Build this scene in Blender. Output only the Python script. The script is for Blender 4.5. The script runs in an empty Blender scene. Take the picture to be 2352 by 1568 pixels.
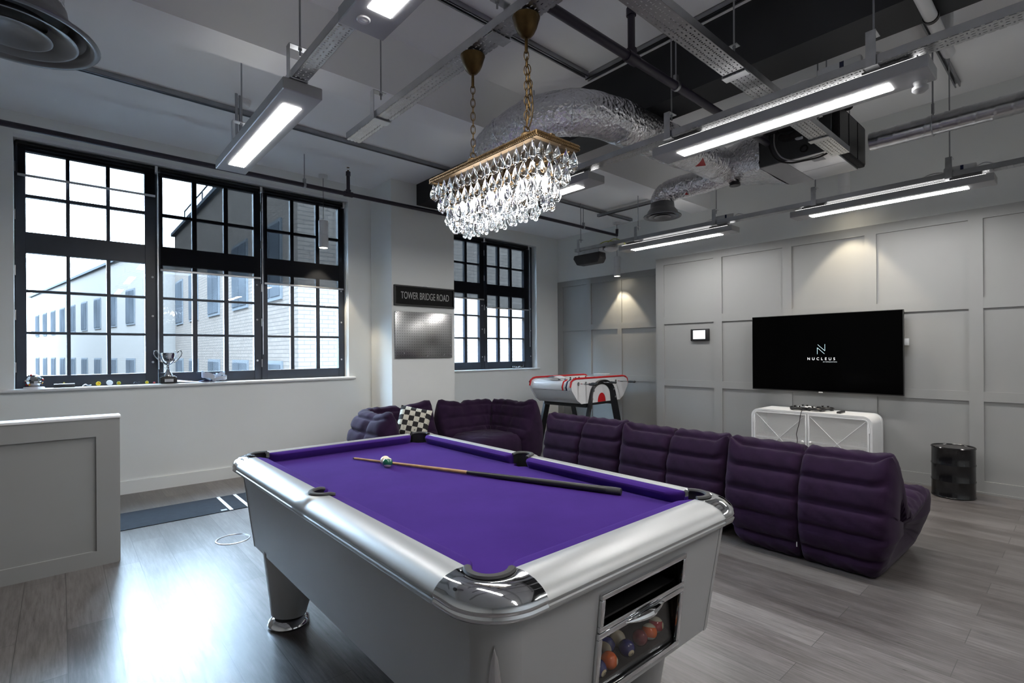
import bpy, bmesh, math, random
from mathutils import Vector, Matrix, Euler
random.seed(7)
S = bpy.context.scene
COL = S.collection
PI = math.pi
R = math.radians

# ---------------------------------------------------------------- camera
H = 1.36
F_PX, YAW, ROLL = 1178.0, R(48.6), -0.0065
fw = Vector((math.cos(YAW), math.sin(YAW), 0)); rt = Vector((math.sin(YAW), -math.cos(YAW), 0)); up = Vector((0, 0, 1))
cx_ = rt * math.cos(ROLL) + up * math.sin(ROLL); cy_ = -rt * math.sin(ROLL) + up * math.cos(ROLL)
cam = bpy.data.cameras.new('camera'); cam_o = bpy.data.objects.new('camera', cam); COL.objects.link(cam_o)
m = Matrix.Identity(4)
for i in range(3):
    m[i][0] = cx_[i]; m[i][1] = cy_[i]; m[i][2] = -fw[i]
m[0][3], m[1][3], m[2][3] = 0, 0, H
cam_o.matrix_world = m
cam.sensor_width = 36; cam.lens = 36 * F_PX / 2352; cam.shift_y = 24 / 2352; cam.clip_start = 0.02; cam.clip_end = 300
S.camera = cam_o

# ---------------------------------------------------------------- world, exposure
SKY, STRIP, BULB, SPOT = 15.0, 19.0, 9.0, 20.0
w = bpy.data.worlds.new('sky'); S.world = w; w.use_nodes = True
bg = w.node_tree.nodes['Background']; bg.inputs[0].default_value = (0.58, 0.79, 1.0, 1); bg.inputs[1].default_value = SKY
vs = S.view_settings
vs.view_transform = 'Standard'; vs.look = 'None'; vs.gamma = 1; vs.use_curve_mapping = False; vs.exposure = 1.9
S.cycles.max_bounces = 10; S.cycles.diffuse_bounces = 5; S.cycles.glossy_bounces = 5; S.cycles.transmission_bounces = 8
S.cycles.transparent_max_bounces = 16; S.cycles.sample_clamp_indirect = 6; S.cycles.caustics_reflective = False; S.cycles.caustics_refractive = False
S.cycles.use_denoising = True

# ---------------------------------------------------------------- materials
class NT:
    def __init__(s, name):
        s.m = bpy.data.materials.new(name); s.m.use_nodes = True; s.t = s.m.node_tree
        s.b = s.t.nodes['Principled BSDF']; s.out = s.t.nodes['Material Output']
    def n(s, typ, **kw):
        o = s.t.nodes.new(typ)
        for k, v in kw.items(): setattr(o, k, v)
        return o
    def l(s, a, b): s.t.links.new(a, b)
    def math(s, op, a, b=None, c=None):
        o = s.n('ShaderNodeMath', operation=op)
        for i, v in enumerate((a, b, c)):
            if v is None: continue
            if isinstance(v, (int, float)): o.inputs[i].default_value = v
            else: s.l(v, o.inputs[i])
        return o.outputs[0]
    def xyz(s, kind='Object', scale=None):
        tc = s.n('ShaderNodeTexCoord'); out = tc.outputs[kind]
        if scale:
            mp = s.n('ShaderNodeMapping'); mp.inputs['Scale'].default_value = scale; s.l(out, mp.inputs[0]); out = mp.outputs[0]
        return out
    def sep(s, v):
        o = s.n('ShaderNodeSeparateXYZ'); s.l(v, o.inputs[0]); return o.outputs
    def noise(s, vec, scale, detail=4, rough=.5):
        o = s.n('ShaderNodeTexNoise'); o.inputs['Scale'].default_value = scale; o.inputs['Detail'].default_value = detail
        o.inputs['Roughness'].default_value = rough; s.l(vec, o.inputs['Vector']); return o.outputs['Fac']
    def ramp(s, fac, stops):
        o = s.n('ShaderNodeValToRGB'); e = o.color_ramp.elements
        while len(e) < len(stops): e.new(.5)
        for q, (p, c) in zip(e, stops): q.position = p; q.color = (*c, 1)
        s.l(fac, o.inputs[0]); return o.outputs[0]
    def mix(s, fac, a, b):
        o = s.n('ShaderNodeMix', data_type='RGBA')
        for i, v in ((0, fac), (6, a), (7, b)):
            if isinstance(v, (int, float)): o.inputs[i].default_value = v
            elif isinstance(v, tuple): o.inputs[i].default_value = (*v, 1)
            else: s.l(v, o.inputs[i])
        return o.outputs[2]
    def bump(s, h, strength=.2, dist=.01):
        o = s.n('ShaderNodeBump'); o.inputs['Strength'].default_value = strength; o.inputs['Distance'].default_value = dist
        s.l(h, o.inputs['Height']); s.l(o.outputs[0], s.b.inputs['Normal'])
    def alpha(s, mask):            # mask 1 = hole
        tr = s.n('ShaderNodeBsdfTransparent'); mx = s.n('ShaderNodeMixShader')
        s.l(mask, mx.inputs[0]); s.l(s.b.outputs[0], mx.inputs[1]); s.l(tr.outputs[0], mx.inputs[2]); s.l(mx.outputs[0], s.out.inputs[0])

def pm(name, col, rough=.5, metal=0, var=.06, vscale=6, bump=0, bscale=60, bdist=.004, spec=.5, sheen=0, coat=0):
    k = NT(name); b = k.b
    v = k.xyz()
    b.inputs['Roughness'].default_value = rough; b.inputs['Metallic'].default_value = metal
    b.inputs['Specular IOR Level'].default_value = spec
    if sheen: b.inputs['Sheen Weight'].default_value = sheen; b.inputs['Sheen Roughness'].default_value = .5
    if coat: b.inputs['Coat Weight'].default_value = coat; b.inputs['Coat Roughness'].default_value = .08
    f = k.noise(v, vscale)
    lo = tuple(max(0, c * (1 - var)) for c in col); hi = tuple(min(1, c * (1 + var)) for c in col)
    k.l(k.ramp(f, [(.3, lo), (.7, hi)]), b.inputs['Base Color'])
    if bump: k.bump(k.noise(v, bscale, 3), bump, bdist)
    return k.m

def emit(name, col, st):
    k = NT(name); k.b.inputs['Base Color'].default_value = (.8, .8, .8, 1); k.b.inputs['Emission Color'].default_value = (*col, 1); k.b.inputs['Emission Strength'].default_value = st
    return k.m

M = {}
M['wall'] = pm('white_wall_paint', (.78, .80, .79), .65, var=.02, vscale=1.5, bump=.05, bscale=250, bdist=.001)
M['ceil'] = pm('ceiling_paint', (.87, .88, .89), .7, var=.025, vscale=1.2, bump=.05, bscale=200, bdist=.001)
M['black_paint'] = pm('black_beam_paint', (.016, .018, .022), .6, var=.15, vscale=2)
M['grey'] = pm('grey_panel_paint', (.285, .288, .285), .45, var=.03, vscale=1.5)
M['white_gloss'] = pm('white_gloss_paint', (.72, .73, .74), .35, var=.02)
M['frame'] = pm('window_frame_paint', (.027, .034, .048), .4, var=.1)
M['pipe'] = pm('dark_pipe_paint', (.018, .014, .028), .38, var=.15)
M['galv'] = pm('galvanised_steel', (.55, .56, .58), .34, 1, var=.12, vscale=14)
M['rod'] = pm('threaded_rod_zinc', (.35, .36, .38), .4, 1, var=.1)
M['chrome'] = pm('chrome', (.72, .73, .75), .06, 1, var=.02)
M['plate'] = pm('brass_painted_shade', (.035, .023, .012), .55, .6)  # chandelier top plate: shade of its underside put into the colour
M['silver'] = pm('silver_laminate', (.37, .38, .38), .38, .35, var=.03, vscale=3)
M['cabinet'] = pm('grey_metallic_laminate', (.36, .36, .36), .45, .1, var=.04, vscale=2)
M['black'] = pm('black_plastic', (.012, .012, .013), .4, var=.2)
M['rubber'] = pm('black_rubber', (.03, .03, .032), .65, var=.2)
M['gold'] = pm('aged_brass', (.12, .075, .032), .46, .85, var=.18, vscale=25)
M['gold_dark'] = pm('dark_bronze', (.10, .062, .024), .42, .9, var=.2, vscale=25)
M['fixture'] = pm('grey_fixture_enamel', (.40, .405, .42), .45, .1, var=.03)
M['white_plastic'] = pm('white_plastic', (.7, .71, .72), .4, var=.02)
M['grey_plastic'] = pm('grey_plastic', (.42, .43, .44), .5, var=.04)
M['diff'] = pm('dark_grey_diffuser', (.20, .205, .22), .33, .6, var=.06)
M['strip'] = emit('lit_diffuser', (1, .975, .95), STRIP)
M['uplight'] = emit('lit_upper_diffuser', (1, .975, .95), 1.25)
M['bulb'] = emit('lit_bulb', (1, .98, .95), BULB)
M['spotface'] = emit('lit_lens', (1, .88, .66), 10)
M['screen'] = pm('tv_glass', (.0008, .0008, .0009), .10, var=.1, spec=.06)
M['cloth_dark'] = pm('purple_wool', (.020, .008, .027), .92, var=.22, vscale=9, bump=.25, bscale=260, bdist=.002, sheen=.05, spec=.15)
M['red'] = pm('red_lacquer', (.50, .015, .02), .25, var=.06)
M['foos_white'] = pm('white_laminate', (.72, .73, .75), .18, var=.02)
M['navy'] = pm('navy_lacquer', (.012, .02, .07), .3, var=.1)
M['legblack'] = pm('black_wood', (.008, .009, .012), .35, var=.2)
M['barrel'] = pm('black_gloss_drum', (.006, .006, .007), .16, var=.2)
M['mat'] = pm('dark_rubber_mat', (.016, .020, .028), .8, var=.15, vscale=20, spec=.2)
M['maple'] = pm('maple_wood', (.40, .23, .10), .35, var=.2, vscale=20)
M['cream'] = pm('cream_resin', (.72, .62, .42), .12, var=.03, coat=.5)
M['paper'] = pm('white_paper', (.75, .74, .78), .7, var=.04)
M['signblack'] = pm('black_sign_face', (.006, .006, .0065), .5, var=.1, spec=.15)
M['lettering'] = pm('pale_lettering', (.42, .42, .41), .5, var=.03)
M['cable_black'] = pm('black_cable', (.012, .012, .012), .5)
M['cable_grey'] = pm('grey_cable', (.4, .4, .4), .5)
M['insul'] = pm('black_foam_insulation', (.01, .01, .011), .9, var=.3, vscale=30, bump=.6, bscale=60, bdist=.01)
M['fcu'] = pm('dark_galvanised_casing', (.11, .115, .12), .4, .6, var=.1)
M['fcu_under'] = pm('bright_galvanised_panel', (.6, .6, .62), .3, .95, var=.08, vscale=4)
M['tray_inner'] = M['galv']

def floor_mat():
    k = NT('grey_oak_planks'); b = k.b
    mp = k.n('ShaderNodeMapping'); tc = k.n('ShaderNodeTexCoord'); k.l(tc.outputs['Object'], mp.inputs[0])
    mp.inputs['Rotation'].default_value = (0, 0, R(90)); mp.inputs['Location'].default_value = (0.4, -.02, 0)
    br = k.n('ShaderNodeTexBrick'); k.l(mp.outputs[0], br.inputs['Vector'])
    br.offset = .37; br.inputs['Scale'].default_value = 1; br.inputs['Brick Width'].default_value = 1.25; br.inputs['Row Height'].default_value = .183
    br.inputs['Mortar Size'].default_value = .0016; br.inputs['Mortar Smooth'].default_value = .1; br.inputs['Bias'].default_value = 0
    br.inputs['Color1'].default_value = (.0, .0, .0, 1); br.inputs['Color2'].default_value = (1, 1, 1, 1); br.inputs['Mortar'].default_value = (.5, .5, .5, 1)
    g = k.xyz('Object', (30, 2.0, 1)); f1 = k.noise(g, 2.4, 9, .70)
    g2 = k.xyz('Object', (7, .8, 1)); f2 = k.noise(g2, 1.6, 5, .6)
    f = k.math('ADD', k.math('MULTIPLY', f1, .65), k.math('MULTIPLY', f2, .35))
    sp = k.sep(br.outputs['Color'])
    f = k.math('ADD', f, k.math('MULTIPLY', k.math('SUBTRACT', sp[0], .5), .12))
    c = k.ramp(f, [(.28, (.040, .034, .032)), (.44, (.090, .080, .077)), (.55, (.145, .133, .130)), (.72, (.23, .215, .21))])
    c = k.mix(br.outputs['Fac'], c, (.05, .045, .045))
    k.l(c, b.inputs['Base Color'])
    k.l(k.math('ADD', k.math('MULTIPLY', f1, .24), .20), b.inputs['Roughness']); b.inputs['Specular IOR Level'].default_value = .65
    h = k.math('SUBTRACT', k.math('MULTIPLY', f1, .25), br.outputs['Fac'])
    k.bump(h, .12, .004); return k.m
M['floor'] = floor_mat()

def felt_mat():
    k = NT('purple_baize'); v = k.xyz(); b = k.b
    f = k.noise(v, 3, 6, .6); f2 = k.noise(v, 420, 2)
    c = k.ramp(f, [(.3, (.034, .012, .120)), (.7, (.047, .0175, .156))])
    sp = k.noise(k.xyz('Object', (9, 2.2, 1)), 9, 8, .8)
    c = k.mix(k.math('MULTIPLY', k.math('GREATER_THAN', sp, .735), .35), c, (.18, .12, .34))
    k.l(c, b.inputs['Base Color']); b.inputs['Roughness'].default_value = .95; b.inputs['Specular IOR Level'].default_value = .03
    b.inputs['Sheen Weight'].default_value = .08; b.inputs['Sheen Tint'].default_value = (.6, .4, 1, 1)
    k.bump(f2, .15, .001); return k.m
M['felt'] = felt_mat()

def foil_mat():
    k = NT('crinkled_foil'); b = k.b; b.inputs['Metallic'].default_value = 1; b.inputs['Base Color'].default_value = (.74, .74, .77, 1)
    v = k.xyz()
    wp = k.n('ShaderNodeVectorMath', operation='MULTIPLY_ADD'); k.l(v, wp.inputs[0]); wp.inputs[1].default_value = (1, 1, 1)
    nz = k.n('ShaderNodeTexNoise'); nz.inputs['Scale'].default_value = 11; k.l(v, nz.inputs['Vector'])
    sc = k.n('ShaderNodeVectorMath', operation='SCALE'); k.l(nz.outputs['Color'], sc.inputs[0]); sc.inputs['Scale'].default_value = .06; k.l(sc.outputs[0], wp.inputs[2])
    vo = k.n('ShaderNodeTexVoronoi', feature='F1'); vo.inputs['Scale'].default_value = 38; k.l(wp.outputs[0], vo.inputs['Vector'])
    n1 = k.noise(v, 70, 4, .6); n2 = k.noise(v, 13, 3, .5)
    h = k.math('ADD', k.math('MULTIPLY', n1, .5), k.math('ADD', k.math('MULTIPLY', vo.outputs['Distance'], .9), k.math('MULTIPLY', n2, .7)))
    b.inputs['Roughness'].default_value = .16
    k.bump(h, .55, .020); return k.m
M['foil'] = foil_mat()

def spiral_mat():
    k = NT('spiral_galvanised_duct'); b = k.b; b.inputs['Metallic'].default_value = 1; b.inputs['Roughness'].default_value = .28
    v = k.xyz(); f = k.noise(v, 12, 3); k.l(k.ramp(f, [(.3, (.40, .41, .43)), (.7, (.52, .53, .55))]), b.inputs['Base Color'])
    return k.m
M['spiral'] = spiral_mat()

def slot_mat(name, cw, col=(.55, .56, .58), pitch=.05, rough=.32):
    k = NT(name); b = k.b; b.inputs['Metallic'].default_value = 1; b.inputs['Roughness'].default_value = rough
    v = k.xyz(); x, y, z = k.sep(v); f = k.noise(v, 10, 3)
    k.l(k.ramp(f, [(.3, tuple(c * .85 for c in col)), (.7, col)]), b.inputs['Base Color'])
    def cell(px, py, ox, oy, hx, hy):
        a = k.math('ABSOLUTE', k.math('SUBTRACT', k.math('FRACT', k.math('ADD', k.math('DIVIDE', x, px), ox)), .5))
        c = k.math('ABSOLUTE', k.math('SUBTRACT', k.math('FRACT', k.math('ADD', k.math('DIVIDE', y, py), oy)), .5))
        return k.math('MULTIPLY', k.math('LESS_THAN', a, hx / px), k.math('LESS_THAN', c, hy / py))
    m1 = cell(cw, pitch, .5, 0, .0034, .0072)
    m2 = cell(cw * 2, pitch, 0, .5, .0080, .0032)
    mk = k.math('MULTIPLY', k.math('MAXIMUM', m1, m2), k.math('LESS_THAN', z, .004))
    k.alpha(mk); return k.m
M['slots'] = slot_mat('perforated_galvanised_tray', .024, pitch=.038)

def perf_mat():
    k = NT('perforated_white_mesh'); b = k.b; b.inputs['Base Color'].default_value = (.78, .78, .77, 1); b.inputs['Roughness'].default_value = .45
    x, y, z = k.sep(k.xyz())
    p = .0105
    row = k.math('FLOOR', k.math('DIVIDE', z, p * .86)); off = k.math('MULTIPLY', k.math('MODULO', row, 2), .5)
    a = k.math('SUBTRACT', k.math('FRACT', k.math('ADD', k.math('DIVIDE', y, p), off)), .5)
    c = k.math('MULTIPLY', k.math('SUBTRACT', k.math('FRACT', k.math('DIVIDE', z, p * .86)), .5), .86)
    d = k.math('SQRT', k.math('ADD', k.math('MULTIPLY', a, a), k.math('MULTIPLY', c, c)))
    k.alpha(k.math('LESS_THAN', d, .35)); return k.m
M['perf'] = perf_mat()

def peg_mat():
    k = NT('perforated_steel_board'); b = k.b; b.inputs['Metallic'].default_value = 1; b.inputs['Roughness'].default_value = .26
    x, y, z = k.sep(k.xyz()); p = .034
    a = k.math('SUBTRACT', k.math('FRACT', k.math('DIVIDE', x, p)), .5); c = k.math('SUBTRACT', k.math('FRACT', k.math('DIVIDE', z, p)), .5)
    d = k.math('SQRT', k.math('ADD', k.math('MULTIPLY', a, a), k.math('MULTIPLY', c, c)))
    k.l(k.mix(k.math('LESS_THAN', d, .14), (.50, .50, .50), (.16, .16, .16)), b.inputs['Base Color']); return k.m
M['peg'] = peg_mat()

def check_mat():
    k = NT('black_and_white_check_cotton'); v = k.xyz('UV'); ch = k.n('ShaderNodeTexChecker'); ch.inputs['Scale'].default_value = 6
    ch.inputs[1].default_value = (.012, .011, .012, 1); ch.inputs[2].default_value = (.55, .53, .45, 1); k.l(v, ch.inputs[0])
    f = k.noise(v, 14, 5, .7); c = k.mix(k.math('MULTIPLY', k.math('GREATER_THAN', f, .60), .8), ch.outputs[0], (.02, .018, .02))
    k.l(c, k.b.inputs['Base Color']); k.b.inputs['Roughness'].default_value = .9; return k.m
M['check'] = check_mat()

def glass_mat(name, tint=(1, 1, 1), refl=.06, rough=0):
    k = NT(name); tr = k.n('ShaderNodeBsdfTransparent'); tr.inputs[0].default_value = (*tint, 1); gl = k.n('ShaderNodeBsdfGlossy'); gl.inputs['Roughness'].default_value = rough
    fr = k.n('ShaderNodeFresnel'); ge = k.n('ShaderNodeNewGeometry'); k.l(k.math('SUBTRACT', 1.45, k.math('MULTIPLY', ge.outputs['Backfacing'], 1.45 - 1 / 1.45)), fr.inputs[0])
    mx = k.n('ShaderNodeMixShader'); k.l(fr.outputs[0], mx.inputs[0]); k.l(tr.outputs[0], mx.inputs[1]); k.l(gl.outputs[0], mx.inputs[2]); k.l(mx.outputs[0], k.out.inputs[0])
    return k.m
M['pane'] = glass_mat('window_glass', (.97, .985, 1))
M['cover_glass'] = glass_mat('clear_cover_glass', (.9, .9, .9))

def crystal_mat():
    k = NT('clear_crystal'); g = k.n('ShaderNodeBsdfGlass'); g.inputs['IOR'].default_value = 1.5; g.inputs['Color'].default_value = (.98, .99, 1, 1); g.inputs['Roughness'].default_value = .0
    k.l(g.outputs[0], k.out.inputs[0]); return k.m
M['crystal'] = crystal_mat()

def blind_mat():
    k = NT('dark_mesh_blind'); d = k.n('ShaderNodeBsdfDiffuse'); d.inputs[0].default_value = (.012, .013, .016, 1)
    tr = k.n('ShaderNodeBsdfTransparent'); tr.inputs[0].default_value = (1, 1, 1, 1)
    f = k.noise(k.xyz(), 900, 1); fac = k.math('ADD', .07, k.math('MULTIPLY', f, .09))
    mx = k.n('ShaderNodeMixShader'); k.l(fac, mx.inputs[0]); k.l(d.outputs[0], mx.inputs[1]); k.l(tr.outputs[0], mx.inputs[2]); k.l(mx.outputs[0], k.out.inputs[0]); return k.m
M['blind'] = blind_mat()

def brick_mat(name, c1, c2, mo, rot=0):
    k = NT(name); tc = k.n('ShaderNodeTexCoord'); mp = k.n('ShaderNodeMapping'); k.l(tc.outputs['UV'], mp.inputs[0])
    br = k.n('ShaderNodeTexBrick'); k.l(mp.outputs[0], br.inputs[0]); br.inputs['Scale'].default_value = 1
    br.inputs['Brick Width'].default_value = .24; br.inputs['Row Height'].default_value = .085; br.inputs['Mortar Size'].default_value = .009
    br.inputs['Color1'].default_value = (*c1, 1); br.inputs['Color2'].default_value = (*c2, 1); br.inputs['Mortar'].default_value = (*mo, 1)
    k.l(br.outputs[0], k.b.inputs['Base Color']); k.b.inputs['Roughness'].default_value = .85; k.b.inputs['Specular IOR Level'].default_value = 0; return k.m
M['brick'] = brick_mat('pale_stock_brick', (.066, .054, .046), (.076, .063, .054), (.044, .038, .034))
M['brick_far'] = brick_mat('hazed_brick', (.088, .078, .070), (.094, .083, .075), (.072, .065, .060))  # paler copy of the brick, distance haze put into the colour
M['slate'] = pm('sky_blocker_slate', (.012, .0125, .0135), .6, var=.3, vscale=2, spec=0)
M['outwin'] = pm('street_window_glass', (.026, .028, .031), .7, var=.2, vscale=1, spec=0)
M['outframe'] = pm('street_window_frame', (.05, .052, .055), .5, spec=0)
M['street'] = pm('asphalt', (.03, .03, .03), .9, spec=0, var=.2)

# ---------------------------------------------------------------- mesh helpers
class B:
    def __init__(s): s.bm = bmesh.new()
    def quad(s, *p): return s.bm.faces.new([s.bm.verts.new(q) for q in p])
    def box(s, x0, x1, y0, y1, z0, z1, bev=0, seg=2):
        r = bmesh.ops.create_cube(s.bm, size=1); vs_ = r['verts']
        bmesh.ops.scale(s.bm, vec=(x1 - x0, y1 - y0, z1 - z0), verts=vs_)
        bmesh.ops.translate(s.bm, vec=((x0 + x1) / 2, (y0 + y1) / 2, (z0 + z1) / 2), verts=vs_)
        if bev:
            es = list({e for v in vs_ for e in v.link_edges})
            bmesh.ops.bevel(s.bm, geom=es, offset=bev, segments=seg, profile=.5, affect='EDGES')
        return s
    def obox(s, c, size, rot=None, bev=0, seg=2):
        n0 = set(s.bm.verts); s.box(-size[0] / 2, size[0] / 2, -size[1] / 2, size[1] / 2, -size[2] / 2, size[2] / 2, bev, seg)
        nv = [v for v in s.bm.verts if v not in n0]
        mt = Matrix.Translation(c) @ (rot.to_4x4() if rot else Matrix.Identity(4))
        bmesh.ops.transform(s.bm, matrix=mt, verts=nv); return s
    def cyl(s, p0, p1, r0, r1=None, seg=16, cap=True):
        p0, p1 = Vector(p0), Vector(p1); r1 = r0 if r1 is None else r1
        return s.loft([(p0, r0), (p1, r1)], seg, cap)
    def loft(s, pr, seg=16, cap=True):
        d = (pr[-1][0] - pr[0][0]).normalized(); q = d.to_track_quat('Z', 'Y').to_matrix()
        rings = []
        for p, r in pr:
            rings.append([s.bm.verts.new(p + q @ Vector((r * math.cos(2 * PI * i / seg), r * math.sin(2 * PI * i / seg), 0))) for i in range(seg)])
        for a, b in zip(rings, rings[1:]):
            for i in range(seg): s.bm.faces.new((a[i], a[(i + 1) % seg], b[(i + 1) % seg], b[i]))
        if cap:
            if pr[0][1] > 1e-5: s.bm.faces.new(rings[0][::-1])
            if pr[-1][1] > 1e-5: s.bm.faces.new(rings[-1])
        return s
    def tube(s, pts, r, seg=10, closed=False, cap=True, flat=1.0):
        pts = [Vector(p) for p in pts]; n = len(pts); rings = []; ref = None
        for i, p in enumerate(pts):
            a = pts[(i - 1) % n] if (closed or i > 0) else p; b = pts[(i + 1) % n] if (closed or i < n - 1) else p
            d = (b - a).normalized()
            if ref is None:
                ref = Vector((0, 0, 1)) if abs(d.z) < .9 else Vector((1, 0, 0))
            u = (ref - d * ref.dot(d)).normalized(); v = d.cross(u); ref = u
            rr = r(i / (n - 1)) if callable(r) else r
            rings.append([s.bm.verts.new(p + u * (rr * flat * math.cos(2 * PI * k / seg)) + v * (rr * math.sin(2 * PI * k / seg))) for k in range(seg)])
        rng = range(n) if closed else range(n - 1)
        for i in rng:
            a, b = rings[i], rings[(i + 1) % n]
            for k in range(seg): s.bm.faces.new((a[k], a[(k + 1) % seg], b[(k + 1) % seg], b[k]))
        if cap and not closed: s.bm.faces.new(rings[0][::-1]); s.bm.faces.new(rings[-1])
        return s
    def lathe(s, prof, c, seg=24, mat=None, sx=1, sy=1):
        c = Vector(c); rings = []
        for r, z in prof:
            if r < 1e-5:
                p = Vector((0, 0, z)); p = mat @ p if mat else p
                rings.append([s.bm.verts.new(c + p)]); continue
            ring = []
            for i in range(seg):
                p = Vector((r * sx * math.cos(2 * PI * i / seg), r * sy * math.sin(2 * PI * i / seg), z)); p = mat @ p if mat else p
                ring.append(s.bm.verts.new(c + p))
            rings.append(ring)
        for a, b in zip(rings, rings[1:]):
            for i in range(seg):
                j = (i + 1) % seg
                if len(a) == 1 and len(b) == 1: continue
                if len(a) == 1: s.bm.faces.new((a[0], b[j], b[i]))
                elif len(b) == 1: s.bm.faces.new((a[i], a[j], b[0]))
                else: s.bm.faces.new((a[i], a[j], b[j], b[i]))
        return s
    def sphere(s, c, r, seg=20, rings=12, sz=1):
        return s.lathe([(r * math.sin(PI * i / rings), -r * sz * math.cos(PI * i / rings)) for i in range(rings + 1)], c, seg)
    def prism(s, poly, ext):
        ext = Vector(ext); a = [s.bm.verts.new(p) for p in poly]; b = [s.bm.verts.new(Vector(p) + ext) for p in poly]
        s.bm.faces.new(a); s.bm.faces.new(b[::-1]); n = len(a)
        for i in range(n): s.bm.faces.new((a[i], b[i], b[(i + 1) % n], a[(i + 1) % n]))
        return s
    def grid(s, fn, nu, nv, cu=False, cv=False):
        g = [[s.bm.verts.new(fn(i / (nu if cu else nu - 1), j / (nv if cv else nv - 1))) for j in range(nv)] for i in range(nu)]
        for i in range(nu if cu else nu - 1):
            for j in range(nv if cv else nv - 1):
                s.bm.faces.new((g[i][j], g[(i + 1) % nu][j], g[(i + 1) % nu][(j + 1) % nv], g[i][(j + 1) % nv]))
        return g

ORG = {}
def link(o, parent=None):
    COL.objects.link(o)
    if parent: o.parent = parent
def part(name, b, mat, parent=None, smooth=True, ang=35, origin=None, uv=None):
    bm = b.bm if isinstance(b, B) else b
    if origin is None: origin = ORG[parent.name] if parent else Vector((0, 0, 0))
    if origin.length: bmesh.ops.translate(bm, vec=-origin, verts=bm.verts)
    bmesh.ops.recalc_face_normals(bm, faces=bm.faces)
    me = bpy.data.meshes.new(name); bm.to_mesh(me); bm.free()
    if smooth:
        me.polygons.foreach_set('use_smooth', [True] * len(me.polygons)); me.set_sharp_from_angle(angle=R(ang))
    for mm in (mat if isinstance(mat, (list, tuple)) else [mat]): me.materials.append(M[mm] if isinstance(mm, str) else mm)
    o = bpy.data.objects.new(name, me); link(o, parent)
    if parent: ORG[o.name] = origin
    else: o.location = origin; ORG[o.name] = origin
    return o
def thing(name, label, cat, loc, group=None):
    o = bpy.data.objects.new(name, None); link(o); o.location = loc; o.empty_display_size = .05; ORG[o.name] = Vector(loc)
    return tag(o, label, cat, group)
def tag(o, label, cat, group=None):
    o['label'] = label; o['category'] = cat
    if group: o['group'] = group
    return o
def solo(name, b, mat, label, cat, loc, group=None, **kw):
    return tag(part(name, b, mat, None, origin=Vector(loc), **kw), label, cat, group)
def struct(name, b, mat, parent=None, **kw):
    kw.setdefault('smooth', False)
    o = part(name, b, mat, parent, **kw)
    if not parent: o['kind'] = 'structure'
    return o
def sgroup(name, loc=(0, 0, 0)):
    o = bpy.data.objects.new(name, None); link(o); o.location = loc; o['kind'] = 'structure'; ORG[o.name] = Vector(loc); return o
def dup(root, loc, label=None, group=None, rotz=None):
    r = root.copy(); COL.objects.link(r); r.location = loc
    if rotz is not None: r.rotation_euler = (0, 0, rotz)
    if label: r['label'] = label
    if group: r['group'] = group
    def rec(src, dst):
        for ch in src.children:
            c = ch.copy(); COL.objects.link(c); c.parent = dst; rec(ch, c)
    rec(root, r); return r
def text_bm(txt, size, sx=1.0, spacing=1.0, depth=.001, align='CENTER'):
    cu = bpy.data.curves.new('t', 'FONT'); cu.body = txt; cu.size = size; cu.extrude = depth; cu.align_x = align; cu.align_y = 'CENTER'; cu.space_character = spacing
    o = bpy.data.objects.new('t', cu); COL.objects.link(o)
    dg = bpy.context.evaluated_depsgraph_get(); me = bpy.data.meshes.new_from_object(o.evaluated_get(dg))
    bm = bmesh.new(); bm.from_mesh(me); bpy.data.objects.remove(o); bpy.data.curves.remove(cu); bpy.data.meshes.remove(me)
    bmesh.ops.scale(bm, vec=(sx, 1, 1), verts=bm.verts); return bm
def xf(bm, mat):
    bmesh.ops.transform(bm, matrix=mat, verts=bm.verts); return bm
def basis(o, x, y):
    x = Vector(x).normalized(); y = Vector(y).normalized(); z = x.cross(y); m_ = Matrix.Identity(4)
    for i in range(3): m_[i][0] = x[i]; m_[i][1] = y[i]; m_[i][2] = z[i]; m_[i][3] = o[i]
    return m_
def cr(pts, n, closed=False):
    out = []; k = len(pts); rng = k if closed else k - 1
    for i in range(rng):
        p = [Vector(pts[(i + q) % k]) if closed else Vector(pts[min(max(i + q, 0), k - 1)]) for q in (-1, 0, 1, 2)]
        for j in range(n):
            t = j / n
            out.append(.5 * ((2 * p[1]) + (p[2] - p[0]) * t + (2 * p[0] - 5 * p[1] + 4 * p[2] - p[3]) * t * t + (3 * p[1] - p[0] - 3 * p[2] + p[3]) * t ** 3))
    if not closed: out.append(Vector(pts[-1]))
    return out

# ================================================================ SETTING
X0, YN = -3.2, -3.0            # unseen ends of the room behind the camera
Y1, Y2, XT, XB = 6.25, 6.75, 6.5, 7.13
b = B(); b.box(X0, XB + .2, YN, Y2 + .3, -.1, 0); struct('floor', b, 'floor')
b = B()
b.box(X0, XB + .3, 3.64, Y2 + .3, 3.5, 4.0); b.box(X0, 3.43, YN, 3.39, 3.66, 4.0); b.box(3.73, XT + .1, YN, 3.39, 3.82, 4.0)
struct('ceiling', b, 'ceil')
b = B(); b.box(X0, XT + .6, 3.38, 3.65, 3.245, 3.9); struct('trim_1', b, 'ceil')
b = B(); b.box(3.42, 3.74, YN, 5.705, 3.238, 3.9); struct('trim_2', b, 'black_paint')
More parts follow.
